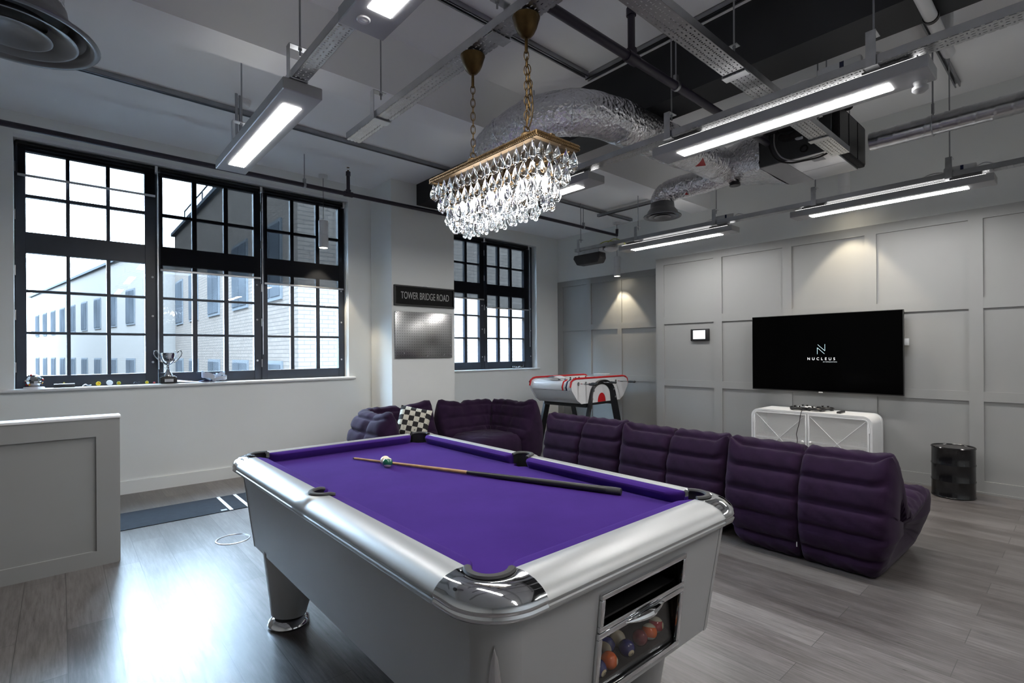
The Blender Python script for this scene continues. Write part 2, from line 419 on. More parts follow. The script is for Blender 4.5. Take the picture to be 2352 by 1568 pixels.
# window wall, first plane (opening -0.30..2.75, 1.05..3.28) and second plane behind the pier
b = B()
b.box(X0, -.30, Y1, Y1 + .3, 0, 3.6); b.box(2.75, 3.10, Y1, Y1 + .3, 0, 3.6); b.box(-.30, 2.75, Y1, Y1 + .3, 0, 1.03); b.box(-.30, 2.75, Y1, Y1 + .3, 3.28, 3.6)
struct('wall_back', b, 'wall')
b = B()
b.box(3.9, 4.38, Y2, Y2 + .3, 0, 3.6); b.box(6.56, XB + .2, Y2, Y2 + .3, 0, 3.6); b.box(4.38, 6.56, Y2, Y2 + .3, 0, 1.04); b.box(4.38, 6.56, Y2, Y2 + .3, 3.29, 3.6)
struct('wall_back_alcove', b, 'wall')
b = B(); b.box(3.06, 3.99, 5.70, Y2 + .3, 0, 3.55); struct('wall_pier', b, 'wall')
b = B(); b.box(XB, XB + .2, 4.0, Y2 + .3, 2.66, 3.6); b.box(XT + .03, XB, YN, 4.165, 2.66, 3.9); b.box(XT + .02, XB, YN, 4.185, 0, 2.66); struct('wall_right_upper', b, 'wall')
b = B(); b.box(X0 - .2, X0, YN, Y1 + .3, 0, 4); b.box(X0, XB, YN - .2, YN, 0, 4); struct('wall_left', b, 'wall')

# grey panelling: a flat face with proud stiles and rails
b = B(); b.box(XT + .012, XT + .03, YN, 4.183, 0, 2.68); struct('wall_right', b, 'grey')
b = B()
st = [(4.07, 4.185), (3.213, 3.326), (2.361, 2.463), (1.52, 1.626), (.683, .787), (-.16, -.05), (-1.0, -.9), (-1.85, -1.75)]
for a, c in st: b.box(XT - .006, XT + .014, a, c, 0, 2.684)
edges = [YN] + sorted([v for s_ in st for v in s_])
for z0, z1 in ((2.585, 2.684), (1.742, 1.845), (.865, .958)):
    for i in range(0, len(edges) - 1, 2): b.box(XT - .005, XT + .014, edges[i], edges[i + 1], z0, z1)
struct('trim_3', b, 'grey')
b = B()
for i in range(0, len(edges) - 1, 2): b.box(XT - .010, XT + .014, edges[i], edges[i + 1], 0, .118)
b.box(XT - .022, XT - .006, YN, 4.187, 0, .018)
struct('baseboard_right', b, 'grey')
b = B(); b.box(XT - .006, XB, 4.183, 4.2, 0, 2.684); struct('trim_4', b, 'grey')
b = B(); b.box(XB + .004, XB + .02, 4.2, Y2, 0, 2.67); struct('wall_right_alcove', b, 'grey')
b = B()
st = [(6.62, Y2), (5.93, 6.03), (5.27, 5.36), (4.50, 4.60), (4.2, 4.26)]
for a, c in st: b.box(XB - .014, XB + .006, a, c, 0, 2.672)
edges = sorted([v for s_ in st for v in s_])
for z0, z1 in ((2.57, 2.672), (1.742, 1.845), (.865, .958), (0, .10)):
    for i in range(1, len(edges) - 2, 2): b.box(XB - .013, XB + .006, edges[i], edges[i + 1], z0, z1)
struct('trim_5', b, 'grey')
# baseboards and sills
b = B(); b.box(X0, 3.06, Y1 - .018, Y1 + .01, 0, .125); b.box(3.045, 3.07, 5.69, Y1, 0, .125); b.box(3.045, 4.0, 5.682, 5.71, 0, .125); struct('baseboard_back', b, 'wall')
b = B(); b.box(3.98, XB, Y2 - .018, Y2 + .01, 0, .13); struct('baseboard_alcove', b, 'wall')
b = B(); b.box(-.40, 2.83, Y1 - .045, Y1 + .14, 1.03, 1.06, .012, 3); struct('trim_6', b, 'white_gloss')
b = B(); b.box(4.36, 6.62, Y2 - .035, Y2 + .14, 1.04, 1.068, .010, 3); struct('trim_7', b, 'white_gloss')

# low partition panel, bottom left
t = thing('partition_panel', 'low grey panelled half wall standing in front of the big window at the left edge', 'partition', (-.6, 4.3, 0))
b = B(); b.box(-1.6, .295, 4.262, 4.37, 0, .945); part('core', b, 'grey', t, smooth=False)
b = B(); b.box(.172, .285, 4.245, 4.27, 0, .945); b.box(-1.6, .172, 4.245, 4.27, .832, .945); b.box(-1.6, .172, 4.245, 4.27, 0, .097); part('frame_moulding', b, 'grey', t, smooth=False)
b = B(); b.box(-1.61, .30, 4.24, 4.376, .945, .962, .003); tag_ = part('cap', b, 'white_gloss', t); tag_['label'] = 'glossy white top edge'

# windows
def window(name, yf, units, x0, x1, z0, z1, rows):
    g = sgroup(name, ((x0 + x1) / 2, yf, z0))
    fr = B()
    for (ux0, ux1, cols) in units:
        mb = B(); d0, d1 = yf, yf + .07
        xs = [ux0] + [v for c in cols for v in c] + [ux1]
        zs = [z0] + [v for r_ in rows for v in r_] + [z1]
        for i in range(0, len(xs), 2):
            thick = (xs[i + 1] - xs[i]) > .06
            mb.box(xs[i] + .002, xs[i + 1] - .002 if i == len(xs) - 2 else xs[i + 1], d0 if thick else d0 + .015, d1, z0, z1, .004, 1)
        for i in range(0, len(zs), 2):
            thick = (zs[i + 1] - zs[i]) > .06
            mb.box(ux0 + .004, ux1 - .004, d0 + (.003 if thick else .017), d1 - .002, zs[i], zs[i + 1], .004, 1)
        struct('casement_frame', mb, 'frame', g, smooth=True)
        pb = B()
        pb.box(ux0 + .03, ux1 - .03, yf + .045, yf + .049, z0 + .03, z1 - .03)
        struct('glass_panes', pb, 'pane', g)
        hb = B()
        for hz in (1.25, 1.72, 2.12, 2.62, 3.05): hb.cyl((ux0 + .002, yf - .004, hz - .045), (ux0 + .002, yf - .004, hz + .045), .007, seg=8)
        struct('hinge', hb, 'galv', g, smooth=True)
        lb = B()
        for hz in (1.28, 1.75, 2.15): lb.lathe([(0, -.004), (.011, -.004), (.011, 0), (.006, .003), (0, .003)], (ux1 - .045, yf - .003, hz), 12, Matrix.Rotation(R(90), 3, 'X'))
        struct('lock_cap', lb, 'galv', g, smooth=True)
    return g
ROWS = [(1.17, 1.55), (1.575, 1.93), (1.955, 2.285), (2.475, 2.79), (2.82, 3.205)]
YF = Y1 + .12
window('window_1', YF, [(-.30, .76, [(-.225, .047), (.078, .345), (.378, .651)]), (.76, 1.752, [(.808, 1.068), (1.115, 1.37), (1.416, 1.673)]), (1.752, 2.75, [(1.822, 2.083), (2.127, 2.389), (2.437, 2.668)])], -.30, 2.75, 1.055, 3.28, ROWS)
ROWS2 = [(1.19, 1.585), (1.61, 1.965), (1.99, 2.34), (2.53, 2.83), (2.86, 3.2)]
YF2 = Y2 + .12
window('window_2', YF2, [(4.38, 5.43, [(4.50, 4.73), (4.78, 5.03), (5.085, 5.335)]), (5.43, 6.56, [(5.50, 5.74), (5.795, 6.025), (6.08, 6.36)])], 4.38, 6.56, 1.065, 3.29, ROWS2)
# reveals in white gloss strip inside the opening head
b = B(); b.box(-.30, 2.75, Y1 - .002, Y1 + .03, 3.275, 3.31); struct('trim_8', b, 'white_gloss')

# roller blinds (parts: roller, fabric, hem_bar, chain)
def blind(lab, x0, x1, y, ztop, zbot, grp, chain=None):
    t = thing('roller_blind', lab, 'blind', ((x0 + x1) / 2, y, ztop), grp)
    b = B(); b.cyl((x0, y, ztop - .03), (x1, y, ztop - .03), .027, seg=16); part('roller', b, 'black', t)
    b = B(); b.grid(lambda u, v: Vector((x0 + .012 + u * (x1 - x0 - .024), y - .026, ztop - .03 + v * (zbot - ztop + .03))), 2, 2); part('fabric', b, 'blind', t)
    b = B(); b.box(x0 + .01, x1 - .01, y - .034, y - .018, zbot - .012, zbot + .010, .003); part('hem_bar', b, 'galv', t)
    b = B(); b.box(x1 - .012, x1 + .012, y - .035, y + .035, ztop - .07, ztop - .002, .004); part('bracket', b, 'white_plastic', t)
    if chain:
        b = B(); b.tube([(x1 + .004, y - .045, ztop - .05), (x1 + .004, y - .05, chain)], .0035, 6); b.tube([(x1 + .011, y - .03, ztop - .05), (x1 + .011, y - .035, chain)], .0035, 6); part('chain', b, 'galv', t)
yb = Y1 + .075
g_ = 'roller blinds at the windows'
blind('dark roller blind raised highest, on the leftmost casement of the wide window', -.285, .745, yb, 3.275, 2.965, g_, 1.25)
blind('dark mesh roller blind half lowered over the middle casement of the wide window', .765, 1.738, yb, 3.275, 2.222, g_, 1.35)
blind('dark mesh roller blind lowered lowest of the wide window, behind the hanging cylinder lamp', 1.76, 2.715, yb, 3.275, 2.168, g_, None)
yb = Y2 + .06
blind('dark mesh roller blind on the left half of the far window, next to the pillar', 4.40, 5.37, yb, 3.285, 2.245, g_, None)
blind('dark mesh roller blind lowered furthest, on the right half of the far window', 5.405, 6.40, yb, 3.285, 2.117, g_, 1.45)
b = B(); b.tube([(2.735, Y1 + .03, 3.2), (2.74, Y1 + .02, 1.45)], .003, 6); b.tube([(2.742, Y1 + .05, 3.2), (2.745, Y1 + .04, 1.45)], .003, 6)
solo('blind_chain', b, 'white_plastic', 'pale pull chain hanging in the right reveal of the wide window', 'chain', (2.735, Y1 + .03, 1.45))

# ================================================================ OUTSIDE
b = B(); b.box(-60, 60, 7.6, 90, -5.2, -5.0); struct('street', b, 'street')
def facade(name, lab, o, ang, L, h0, h1, depth, wins, mat='brick', rail=False):
    """brick block: local x along the facade, local y into the block"""
    mt = Matrix.Translation((o[0], o[1], 0)) @ Matrix.Rotation(ang, 4, 'Z')
    t = thing(name, lab, 'building', (o[0], o[1], h0))
    bm = bmesh.new(); uvl = bm.loops.layers.uv.new('UVMap')
    def quad(ps, uvs):
        f = bm.faces.new([bm.verts.new(mt @ Vector(p)) for p in ps])
        for lp, u in zip(f.loops, uvs): lp[uvl].uv = u
    for a, c in (((0, 0), (L, 0)), ((L, 0), (L, depth)), ((L, depth), (0, depth)), ((0, depth), (0, 0))):
        ln = math.hypot(c[0] - a[0], c[1] - a[1])
        quad([(a[0], a[1], h0), (c[0], c[1], h0), (c[0], c[1], h1), (a[0], a[1], h1)], [(0, h0), (ln, h0), (ln, h1), (0, h1)])
    quad([(0, 0, h1), (L, 0, h1), (L, depth, h1), (0, depth, h1)], [(0, 0), (L, 0), (L, depth), (0, depth)])
    part('brick_wall', bm, mat, t, smooth=False)
    for (wx, wz, ww, wh, side) in wins:
        f = B()
        if side == 0: f.box(wx, wx + ww, -.04, .05, wz, wz + wh)
        else: f.box(-.04, .05, wx, wx + ww, wz, wz + wh)
        xf(f.bm, mt); fo = part('window', f, 'outframe', t, smooth=False)
        p = B()
        for k in range(2):
            a0 = wx + .06 + k * (ww - .06) / 2; a1 = a0 + (ww - .18) / 2
            if side == 0: p.box(a0, a1, -.06, -.03, wz + .08, wz + wh - .08)
            else: p.box(-.06, -.03, a0, a1, wz + .08, wz + wh - .08)
        xf(p.bm, mt); part('pane', p, 'outwin', fo, smooth=False)
    s_ = B(); xf(s_.box(-.12, L + .12, -.12, depth + .12, h1, h1 + .12).bm, mt); part('coping', s_, 'outframe', t, smooth=False)
    if rail:
        r_ = B()
        for z in (h1 + .55, h1 + 1.0): r_.tube([(.3, .3, z), (.3, depth - .3, z)], .025, 6)
        for k in range(9): r_.cyl((.3, .3 + k * (depth - .6) / 8, h1), (.3, .3 + k * (depth - .6) / 8, h1 + 1.0), .025, seg=6)
        xf(r_.bm, mt); part('roof_railing', r_, 'outframe', t)
    return t
wins = []
for z, h_ in ((-3.2, 1.6), (-.5, 1.7), (2.5, 1.7)):
    for y in (.9, 3.5, 6.5, 9.6, 12.4): wins.append((y, z, 1.45, h_, 2))
    for x in (1.0,): wins.append((x, z + .1, 1.1, h_, 0))
facade('brick_building', 'pale brick corner block close outside, seen through the middle and right casements', (3.5, 10.3), 0, 22, -5, 6.1, 14.2, wins, 'brick', True)
wins = []
for z, h_ in ((-3.2, 1.6), (-.3, 1.5), (2.6, 1.5)):
    for i in range(9): wins.append((1.0 + i * 2.7, z, 1.2, h_, 2))
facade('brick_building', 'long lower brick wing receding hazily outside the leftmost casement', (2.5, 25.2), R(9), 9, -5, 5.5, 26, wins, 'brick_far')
b = B(); b.box(-9.5, -8, 7.5, 40, -5, 9.5); struct('unseen_sky_blocker', b, 'slate')  # unseen block added left of the view to cut sky light

# ================================================================ POOL TABLE
t = PT = thing('pool_table', 'silver pool table with purple cloth in the foreground under the chandelier', 'pool table', (1.275, 1.95, 0))
xo0, xo1, yo0, yo1, rc = .66, 1.89, .835, 3.06, .15
xi0, xi1, yi0, yi1 = .762, 1.795, .957, 2.955
pr_, pc = .055, .03; YM = 1.96; rm = .05
def resample(pts, n):
    pts = [Vector((*p, 0)) if len(p) == 2 else Vector(p) for p in pts]
    L = [0]
    for a, c in zip(pts, pts[1:]): L.append(L[-1] + (c - a).length)
    out = []
    for k in range(n):
        q = L[-1] * k / (n - 1); i = max(j for j in range(len(L)) if L[j] <= q + 1e-9); i = min(i, len(pts) - 2)
        f = (q - L[i]) / max(1e-9, L[i + 1] - L[i]); out.append(pts[i].lerp(pts[i + 1], f))
    return out
def corner(sx, sy):
    """inner and outer plan curves of the corner cap at side signs (sx, sy); -1,-1 is the corner nearest the camera"""
    cx, cy = (xi0 + pc, yi0 + pc); inn = []
    for k in range(25):
        a = R(135 + 180 * k / 24); inn.append((cx + pr_ * math.cos(a), cy + pr_ * math.sin(a)))
    inn = [(xi0, yi0 + .082)] + inn + [(xi0 + .082, yi0)]
    ox, oy = xo0 + rc, yo0 + rc; out = [(xo0, yi0 + .082)]
    for k in range(17):
        a = R(180 + 90 * k / 16); out.append((ox + rc * math.cos(a), oy + rc * math.sin(a)))
    out.append((xi0 + .082, yo0))
    f = lambda p: ((p[0] if sx < 0 else xo0 + xo1 - p[0]), (p[1] if sy < 0 else yo0 + yo1 - p[1]))
    return [f(p) for p in inn], [f(p) for p in out]
RP = [(0, .772), (0, .822), (.05, .8262), (.35, .8265), (.62, .820), (.82, .809), (.94, .797), (1.0, .785), (.99, .779), (.97, .777), (.97, .774), (.998, .771), (1.0, .765), (.975, .759), (.90, .756), (.45, .756), (0, .772)]
def ring(inn, out, n, k=1.0, dz=0.0):
    I, O = resample(inn, n), resample(out, n); b = B()
    def fn(u, v):
        i = int(round(u * (n - 1))); w_, z = RP[int(round(v * (len(RP) - 1)))]
        p = I[i].lerp(O[i], w_ * (k if w_ > .5 else 1)); return Vector((p.x, p.y, z + dz))
    g = b.grid(fn, n, len(RP)); b.bm.faces.new([r_ for r_ in g[0][:-1]]); b.bm.faces.new([r_ for r_ in g[-1][:-1]][::-1]); return b
for sx in (-1, 1):
    for sy in (-1, 1):
        i_, o_ = corner(sx, sy); q = part('corner_cap', ring(i_, o_, 33, 1.012, .0015), 'chrome', t, ang=50); q['label'] = 'chrome corner cap'
        lip = [Vector((p[0], p[1], .829)) for p in resample(i_[1:-1], 30)]
        b = B(); b.tube(lip, .011, 8, flat=.7); part('pocket_lip', b, 'rubber', t)
        cx = (xi0 + pc) if sx < 0 else (xi1 - pc); cy = (yi0 + pc) if sy < 0 else (yi1 - pc)
        b = B(); b.grid(lambda u, v: Vector((cx + (lip[int(round(u * 29))].x - cx) * .93, cy + (lip[int(round(u * 29))].y - cy) * .93, .83 - .12 * v)), 30, 2)
        b.lathe([(0, .70), (.058, .70), (.058, .765)], (cx, cy, 0), 20); part('pocket_cup', b, 'black', t)
def side_rail(xi, xo, s):
    ys = [yi0 + .082 + (yi1 - yi0 - .164) * k / 120 for k in range(121)]
    inn = []
    for y in ys:
        d = rm * rm - (y - YM) ** 2; inn.append(Vector((xi - s * (math.sqrt(d) if d > 0 else 0), y, 0)))
    b = B()
    def fn(u, v):
        i = int(round(u * 120)); w_, z = RP[int(round(v * (len(RP) - 1)))]; p = inn[i].lerp(Vector((xo, ys[i], 0)), w_); return Vector((p.x, p.y, z))
    g = b.grid(fn, 121, len(RP)); b.bm.faces.new(g[0][:-1]); b.bm.faces.new(g[-1][:-1][::-1]); return b
part('rail', side_rail(xi0, xo0, 1), 'silver', t, ang=40); part('rail', side_rail(xi1, xo1, -1), 'silver', t, ang=40)
for yi, yo in ((yi0, yo0), (yi1, yo1)):
    part('rail', ring([(xi0 + .082, yi), (xi1 - .082, yi)], [(xi0 + .082, yo), (xi1 - .082, yo)], 40), 'silver', t, ang=40)
for xm, s in ((xi0, 1), (xi1, -1)):
    U = [Vector((xm - s * rm * math.sin(a), YM - rm * math.cos(a), .829)) for a in [PI * k / 24 for k in range(25)]]
    U = [Vector((xm + s * .018, YM - rm - .004, .824))] + U + [Vector((xm + s * .018, YM + rm + .004, .824))]
    b = B(); b.tube(U, .011, 8, flat=.7); part('pocket_lip', b, 'rubber', t)
    b = B(); b.grid(lambda u, v: Vector((xm + (U[int(round(u * 26))].x - xm) * .93, YM + (U[int(round(u * 26))].y - YM) * .93, .83 - .073 * v)), 27, 2); b.lathe([(0, .756), (.05, .756), (.05, .76)], (xm, YM, 0), 20); part('pocket_cup', b, 'black', t)
# cushions
def cushion(p0, p1, inward, e0, e1):
    p0, p1, n_ = Vector((*p0, 0)), Vector((*p1, 0)), Vector((*inward, 0)); L = (p1 - p0).length; b = B(); N = 60
    sec = [(-.004, .8225), (.55, .8222), (.85, .8195), (1.0, .814), (1.0, .806), (.62, .7755), (-.004, .7755)]
    def fn(u, v):
        s = u * L; o = .046
        for d, e in ((s, e0), (L - s, e1)):
            if d < e: o = min(o, .046 * math.sin(PI / 2 * min(1, (d / e)) ) ** .7)
        q, z = sec[int(round(v * 6))]; return p0.lerp(p1, u) + n_ * (q * o if q > 0 else q) + Vector((0, 0, z))
    g = b.grid(fn, N, 7); b.bm.faces.new(g[0]); b.bm.faces.new(g[-1][::-1]); return b
for (xm, s) in ((xi0, 1), (xi1, -1)):
    part('cushion', cushion((xm, yi0 + .075), (xm, YM - rm - .002), (s, 0), .07, .03), 'felt', t, ang=50)
    part('cushion', cushion((xm, YM + rm + .002), (xm, yi1 - .075), (s, 0), .03, .07), 'felt', t, ang=50)
for (ym, s) in ((yi0, 1), (yi1, -1)):
    part('cushion', cushion((xi0 + .075, ym), (xi1 - .075, ym), (0, s), .07, .07), 'felt', t, ang=50)
# bed with pocket openings
def arc(cx, cy, r, a0, a1, n=14): return [Vector((cx + r * math.cos(R(a0 + (a1 - a0) * k / n)), cy + r * math.sin(R(a0 + (a1 - a0) * k / n)), .7755)) for k in range(n + 1)]
pb = .05; c0, c1, d0, d1 = xi0 + .02, xi1 - .02, yi0 + .02, yi1 - .02
poly = arc(c0, d0, pb, 100, -10) + arc(c1, d0, pb, 190, 80) + arc(xi1, YM, .045, -90, -270) + arc(c1, d1, pb, 280, 170) + arc(c0, d1, pb, 10, -100) + arc(xi0, YM, .045, 90, -90)
b = B(); b.bm.faces.new([b.bm.verts.new(p) for p in poly]); g_ = bmesh.ops.extrude_face_region(b.bm, geom=b.bm.faces[:]); bmesh.ops.translate(b.bm, vec=(0, 0, -.02), verts=[e for e in g_['geom'] if isinstance(e, bmesh.types.BMVert)])
q = part('bed_cloth', b, 'felt', t); q['label'] = 'purple baize playing surface'
# tapered cabinet, open at the two ball windows
def cab(x, z):     # near face depth at height z
    return .878 + (.75 - z) / .38 * .042
TOP, BOT = (.712, 1.842, .878, 3.015, .75), (.748, 1.792, .92, 2.945, .37)
b = B(); tp = [(TOP[0], TOP[2]), (TOP[1], TOP[2]), (TOP[1], TOP[3]), (TOP[0], TOP[3])]; bt = [(BOT[0], BOT[2]), (BOT[1], BOT[2]), (BOT[1], BOT[3]), (BOT[0], BOT[3])]
CRN = .085
def wallpt(i, j, s, z):    # point on the wall between corners i and j, CRN in from corner i (s=0) or j (s=1)
    k = (.75 - z) / .38
    p = [Vector((*tp[q], 0)).lerp(Vector((*bt[q], 0)), k) for q in (i, j)]; d = (p[1] - p[0]).normalized()
    v = p[0] + d * CRN if s == 0 else p[1] - d * CRN; return Vector((v.x, v.y, z))
for i in (1, 2, 3):
    j = (i + 1) % 4; b.quad(wallpt(i, j, 0, .37), wallpt(i, j, 1, .37), wallpt(i, j, 1, .75), wallpt(i, j, 0, .75))
b.quad(*[(p[0] + (.03 if p[0] < 1.2 else -.03), p[1] + (.03 if p[1] < 1.9 else -.03), .372) for p in bt])
def nx(fx, z):     # x on the tapered near face from its position at mid height
    return wallpt(0, 1, 0, z).x if fx == 'l' else wallpt(0, 1, 1, z).x if fx == 'r' else fx
xs, zs = ['l', 1.10, 1.505, 'r'], [.37, .412, .582, .612, .692, .75]
for i in range(3):
    for j in range(5):
        if i == 1 and j in (1, 3): continue
        b.quad(*[(nx(xs[a], zs[c]), cab(0, zs[c]), zs[c]) for a, c in ((i, j), (i + 1, j), (i + 1, j + 1), (i, j + 1))])
part('cabinet_body', b, 'cabinet', t, smooth=False)
def cornerpt(i, f, z, out=.002):
    k = (.75 - z) / .38; sx, sy = (-1, 1, 1, -1)[i], (-1, -1, 1, 1)[i]
    c = Vector((*tp[i], 0)).lerp(Vector((*bt[i], 0)), k) - Vector((sx * CRN, sy * CRN, 0)); a = PI / 2 * f; r_ = CRN + out
    return Vector((c.x + sx * r_ * math.cos(a), c.y + sy * r_ * math.sin(a), z))
for i in range(4):             # rounded corner posts, a hair proud so the seams show
    b = B(); b.grid(lambda u, v: cornerpt(i, (u * 14 - 1) / 12 if 0 < u < 1 else (0 if u == 0 else 1), .368 + .382 * v, -.006 if u in (0, 1) else .002) if u in (0, 1) else cornerpt(i, (round(u * 14) - 1) / 12, .368 + .382 * v), 15, 6)
    part('corner_post', b, 'cabinet', t)
b = B(); b.box(1.06, 1.56, .93, 1.30, .36, .372); b.box(1.06, 1.56, 1.29, 1.30, .37, .72); b.box(1.06, 1.075, .93, 1.3, .37, .72); b.box(1.545, 1.56, .93, 1.3, .37, .72); b.box(1.06, 1.56, .93, 1.3, .72, .73); b.box(1.06, 1.56, .93, 1.3, .594, .60)
part('ball_compartment', b, 'black', t, smooth=False)
b = B(); b.box(1.075, 1.545, .922, 1.06, .372, .415); b.box(1.10, 1.505, .922, .928, .415, .430); part('ball_shelf', b, 'black', t, smooth=False)
b = B(); b.tube([(1.36 + .09 * math.cos(a), 1.10, .60 + .12 * math.sin(a)) for a in [PI + PI * k / 16 for k in range(17)]], .018, 8); part('ball_ramp', b, 'maple', t)
def frame(x0, x1, z0, z1, wd, bump=0):
    b = B()
    for (a0, a1, e0, e1) in ((x0 - wd, x1 + wd, z1, z1 + wd), (x0 - wd, x1 + wd, z0 - wd, z0), (x0 - wd, x0, z0, z1), (x1, x1 + wd, z0, z1)):
        p = [(a0, cab(0, e0), e0), (a1, cab(0, e0), e0), (a1, cab(0, e1), e1), (a0, cab(0, e1), e1)]
        b.prism(p, (0, -.012, 0))
    bmesh.ops.bevel(b.bm, geom=b.bm.edges[:], offset=.003, segments=2, profile=.5, affect='EDGES')
    if bump: b.tube([(x0 + .10 + (x1 - x0 - .20) * k / 20, cab(0, z1) - .012 - .016 * math.sin(PI * k / 20), z1 + wd * .5) for k in range(21)], lambda u: .002 + .010 * math.sin(PI * u), 8)
    return b
q = part('window_trim', frame(1.103, 1.502, .614, .690, .016), 'chrome', t); q['label'] = 'chrome frame of the narrow upper window'
q = part('window_trim', frame(1.103, 1.502, .414, .578, .018, 1), 'chrome', t); q['label'] = 'chrome frame of the ball window with a raised grip'
b = B(); b.box(1.10, 1.505, .917, .919, .412, .582); part('window_pane', b, 'cover_glass', t, smooth=False)
# chrome spike on the near face
def spike(u, v):
    z = .385 + .305 * v; wd = .50 * (1 - v) ** .72 + .01; p = cornerpt(0, .5 + (u - .5) * wd, z, .003 + .013 * math.sin(PI * u) * (1 - .6 * v)); return p
b = B(); b.grid(spike, 11, 18); q = part('chrome_spike', b, 'chrome', t)
for (lx, ly) in ((.86, 2.69), (.86, 1.18), (1.68, 2.69), (1.68, 1.18)):
    b = B(); b.loft([(Vector((lx, ly, .055)), .082), (Vector((lx + (.03 if lx < 1.2 else -.03), ly, .374)), .148)], 28); lg = part('leg', b, 'cabinet', t)
    b = B(); b.lathe([(0, 0), (.092, 0), (.098, .012), (.094, .028), (.075, .045), (.05, .055), (0, .055)], (lx, ly, 0), 32); part('foot', b, 'chrome', lg)

# cue and balls
c0, c1 = Vector((1.205, 2.685, .7835)), Vector((1.705, 1.27, .791)); dd = (c1 - c0)
t = thing('pool_cue', 'wooden pool cue with black butt lying across the purple cloth', 'cue', c0)
P_ = lambda f: c0 + dd * f
b = B(); b.loft([(P_(.004), .0055), (P_(.5), .009)], 14); part('shaft', b, 'maple', t)
b = B(); b.loft([(P_(0), .005), (P_(.005), .0058)], 12); part('tip', b, 'rubber', t)
b = B(); b.loft([(P_(.5), .0092), (P_(.62), .0118), (P_(.96), .0145)], 16); part('butt', b, 'black', t)
b = B(); b.loft([(P_(.96), .0148), (P_(.985), .0150), (P_(1.0), .0135)], 16); part('bumper', b, 'rubber', t)
BR = .0254
def ball_mat(name, col, stripe=False, axis=(0, 0, 1)):
    k = NT(name); v = k.xyz(); b = k.b; b.inputs['Roughness'].default_value = .08; b.inputs['Coat Weight'].default_value = .5
    n_ = k.n('ShaderNodeVectorMath', operation='DOT_PRODUCT'); k.l(v, n_.inputs[0]); n_.inputs[1].default_value = Vector(axis).normalized()
    d = k.math('ABSOLUTE', n_.outputs['Value'])
    if stripe: k.l(k.mix(k.math('GREATER_THAN', d, BR * .58), col, (.72, .66, .50)), b.inputs['Base Color'])
    else: k.l(k.mix(k.math('GREATER_THAN', d, BR * 2), col, (.7, .64, .5)), b.inputs['Base Color'])
    return k.m
def ball(lab, p, mat, num=None, face=None):
    t = thing('pool_ball', lab, 'ball', p, 'pool balls')
    b = B(); b.sphere(p, BR, 28, 18); part('sphere', b, mat, t)
    if num is not None:
        f = Vector(face).normalized(); xx = Vector((0, 0, 1)).cross(f).normalized(); yy = f.cross(xx); o = Vector(p) + f * (BR * .985)
        b = B(); b.lathe([(0, .0012), (.006, .0006), (.011, -.0021)], o, 20, Matrix((xx, yy, f)).transposed()); q = part('number_spot', b, 'cream', t)
        tb = xf(text_bm(num, .014, .9, depth=.0002), basis(o + f * .0016, xx, yy)); part('number', tb, 'black', q, smooth=False)
    return t
M['b_orange'] = ball_mat('orange_resin', (.75, .13, .01)); M['b_blue'] = ball_mat('blue_resin', (.015, .02, .16)); M['b_yellow'] = ball_mat('yellow_resin', (.75, .38, .02))
M['b_dred'] = ball_mat('maroon_resin', (.16, .01, .02)); M['b_ostripe'] = ball_mat('orange_striped_resin', (.75, .13, .01), True, (.3, .2, 1)); M['b_rstripe'] = ball_mat('red_striped_resin', (.45, .01, .02), True, (.2, .1, 1))
M['b_bstripe'] = ball_mat('blue_striped_resin', (.015, .02, .16), True, (1, .3, .1)); M['b_gstripe'] = ball_mat('green_striped_resin', (.01, .11, .06), True, (.25, .3, 1)); M['b_cream'] = ball_mat('cream_cue_resin', (.72, .64, .46))
zb = .7755 + BR
ball('cream cue ball touching the cue on the purple cloth', (1.262, 2.43, zb), 'b_cream')
ball('green striped ball beside the cue ball on the cloth', (1.25, 2.381, zb), 'b_gstripe')
zs_ = .415 + BR
for lab, x, y, mt_, num in (('plain orange ball at the front of the ball window', 1.222, .958, 'b_orange', '5'), ('blue ball with a white spot numbered ten, lowest left in the ball window', 1.168, .956, 'b_blue', '10'),
        ('blue ball numbered four in the middle of the ball window', 1.314, .962, 'b_blue', '4'), ('plain yellow ball cut off by the left edge of the ball window', 1.192, 1.006, 'b_yellow', None),
        ('blue and white striped ball behind the orange ball in the ball window', 1.281, 1.012, 'b_bstripe', None), ('plain cream ball at the back of the ball window', 1.336, 1.013, 'b_cream', None),
        ('plain maroon ball left of the orange striped ball in the ball window', 1.392, .968, 'b_dred', None), ('orange and white striped ball on the right in the ball window', 1.446, .968, 'b_ostripe', None),
        ('red and white striped ball furthest right in the ball window', 1.499, .978, 'b_rstripe', '11')):
    ball(lab, (x, y, zs_), mt_, num, {'5': (.55, -.8, .0), '10': (-.05, -.9, -.15), '4': (-.25, -.9, -.2), '11': (.35, -.9, .1)}.get(num))

# ================================================================ SOFAS
PROF = [(.13, .012), (.05, .09), (.0, .26), (.005, .44), (.05, .60), (.11, .69), (.165, .715), (.22, .695), (.30, .58), (.37, .46), (.43, .385), (.54, .372), (.74, .395), (.90, .40), (1.0, .365), (1.02, .31), (.98, .18), (.92, .06), (.86, .012)]
def quilt(pts, rolls, amp):
    """pts: smooth curve of (d,z); returns position, outward normal and roll phase along it"""
    n = len(pts); L = [0]
    for a, c in zip(pts, pts[1:]): L.append(L[-1] + (c - a).length)
    out = []
    for i, p in enumerate(pts):
        a, c = pts[max(0, i - 1)], pts[min(n - 1, i + 1)]; d = (c - a).normalized(); nn = Vector((-d.y, d.x, 0))
        ph = L[i] / L[-1] * rolls; dq = abs(ph - round(ph)) * L[-1] / rolls; q = (1 - math.exp(-(dq / .016) ** 2)) * (.72 + .28 * abs(math.sin(PI * ph)))
        out.append((p, nn, q, L[i] / L[-1]))
    return out
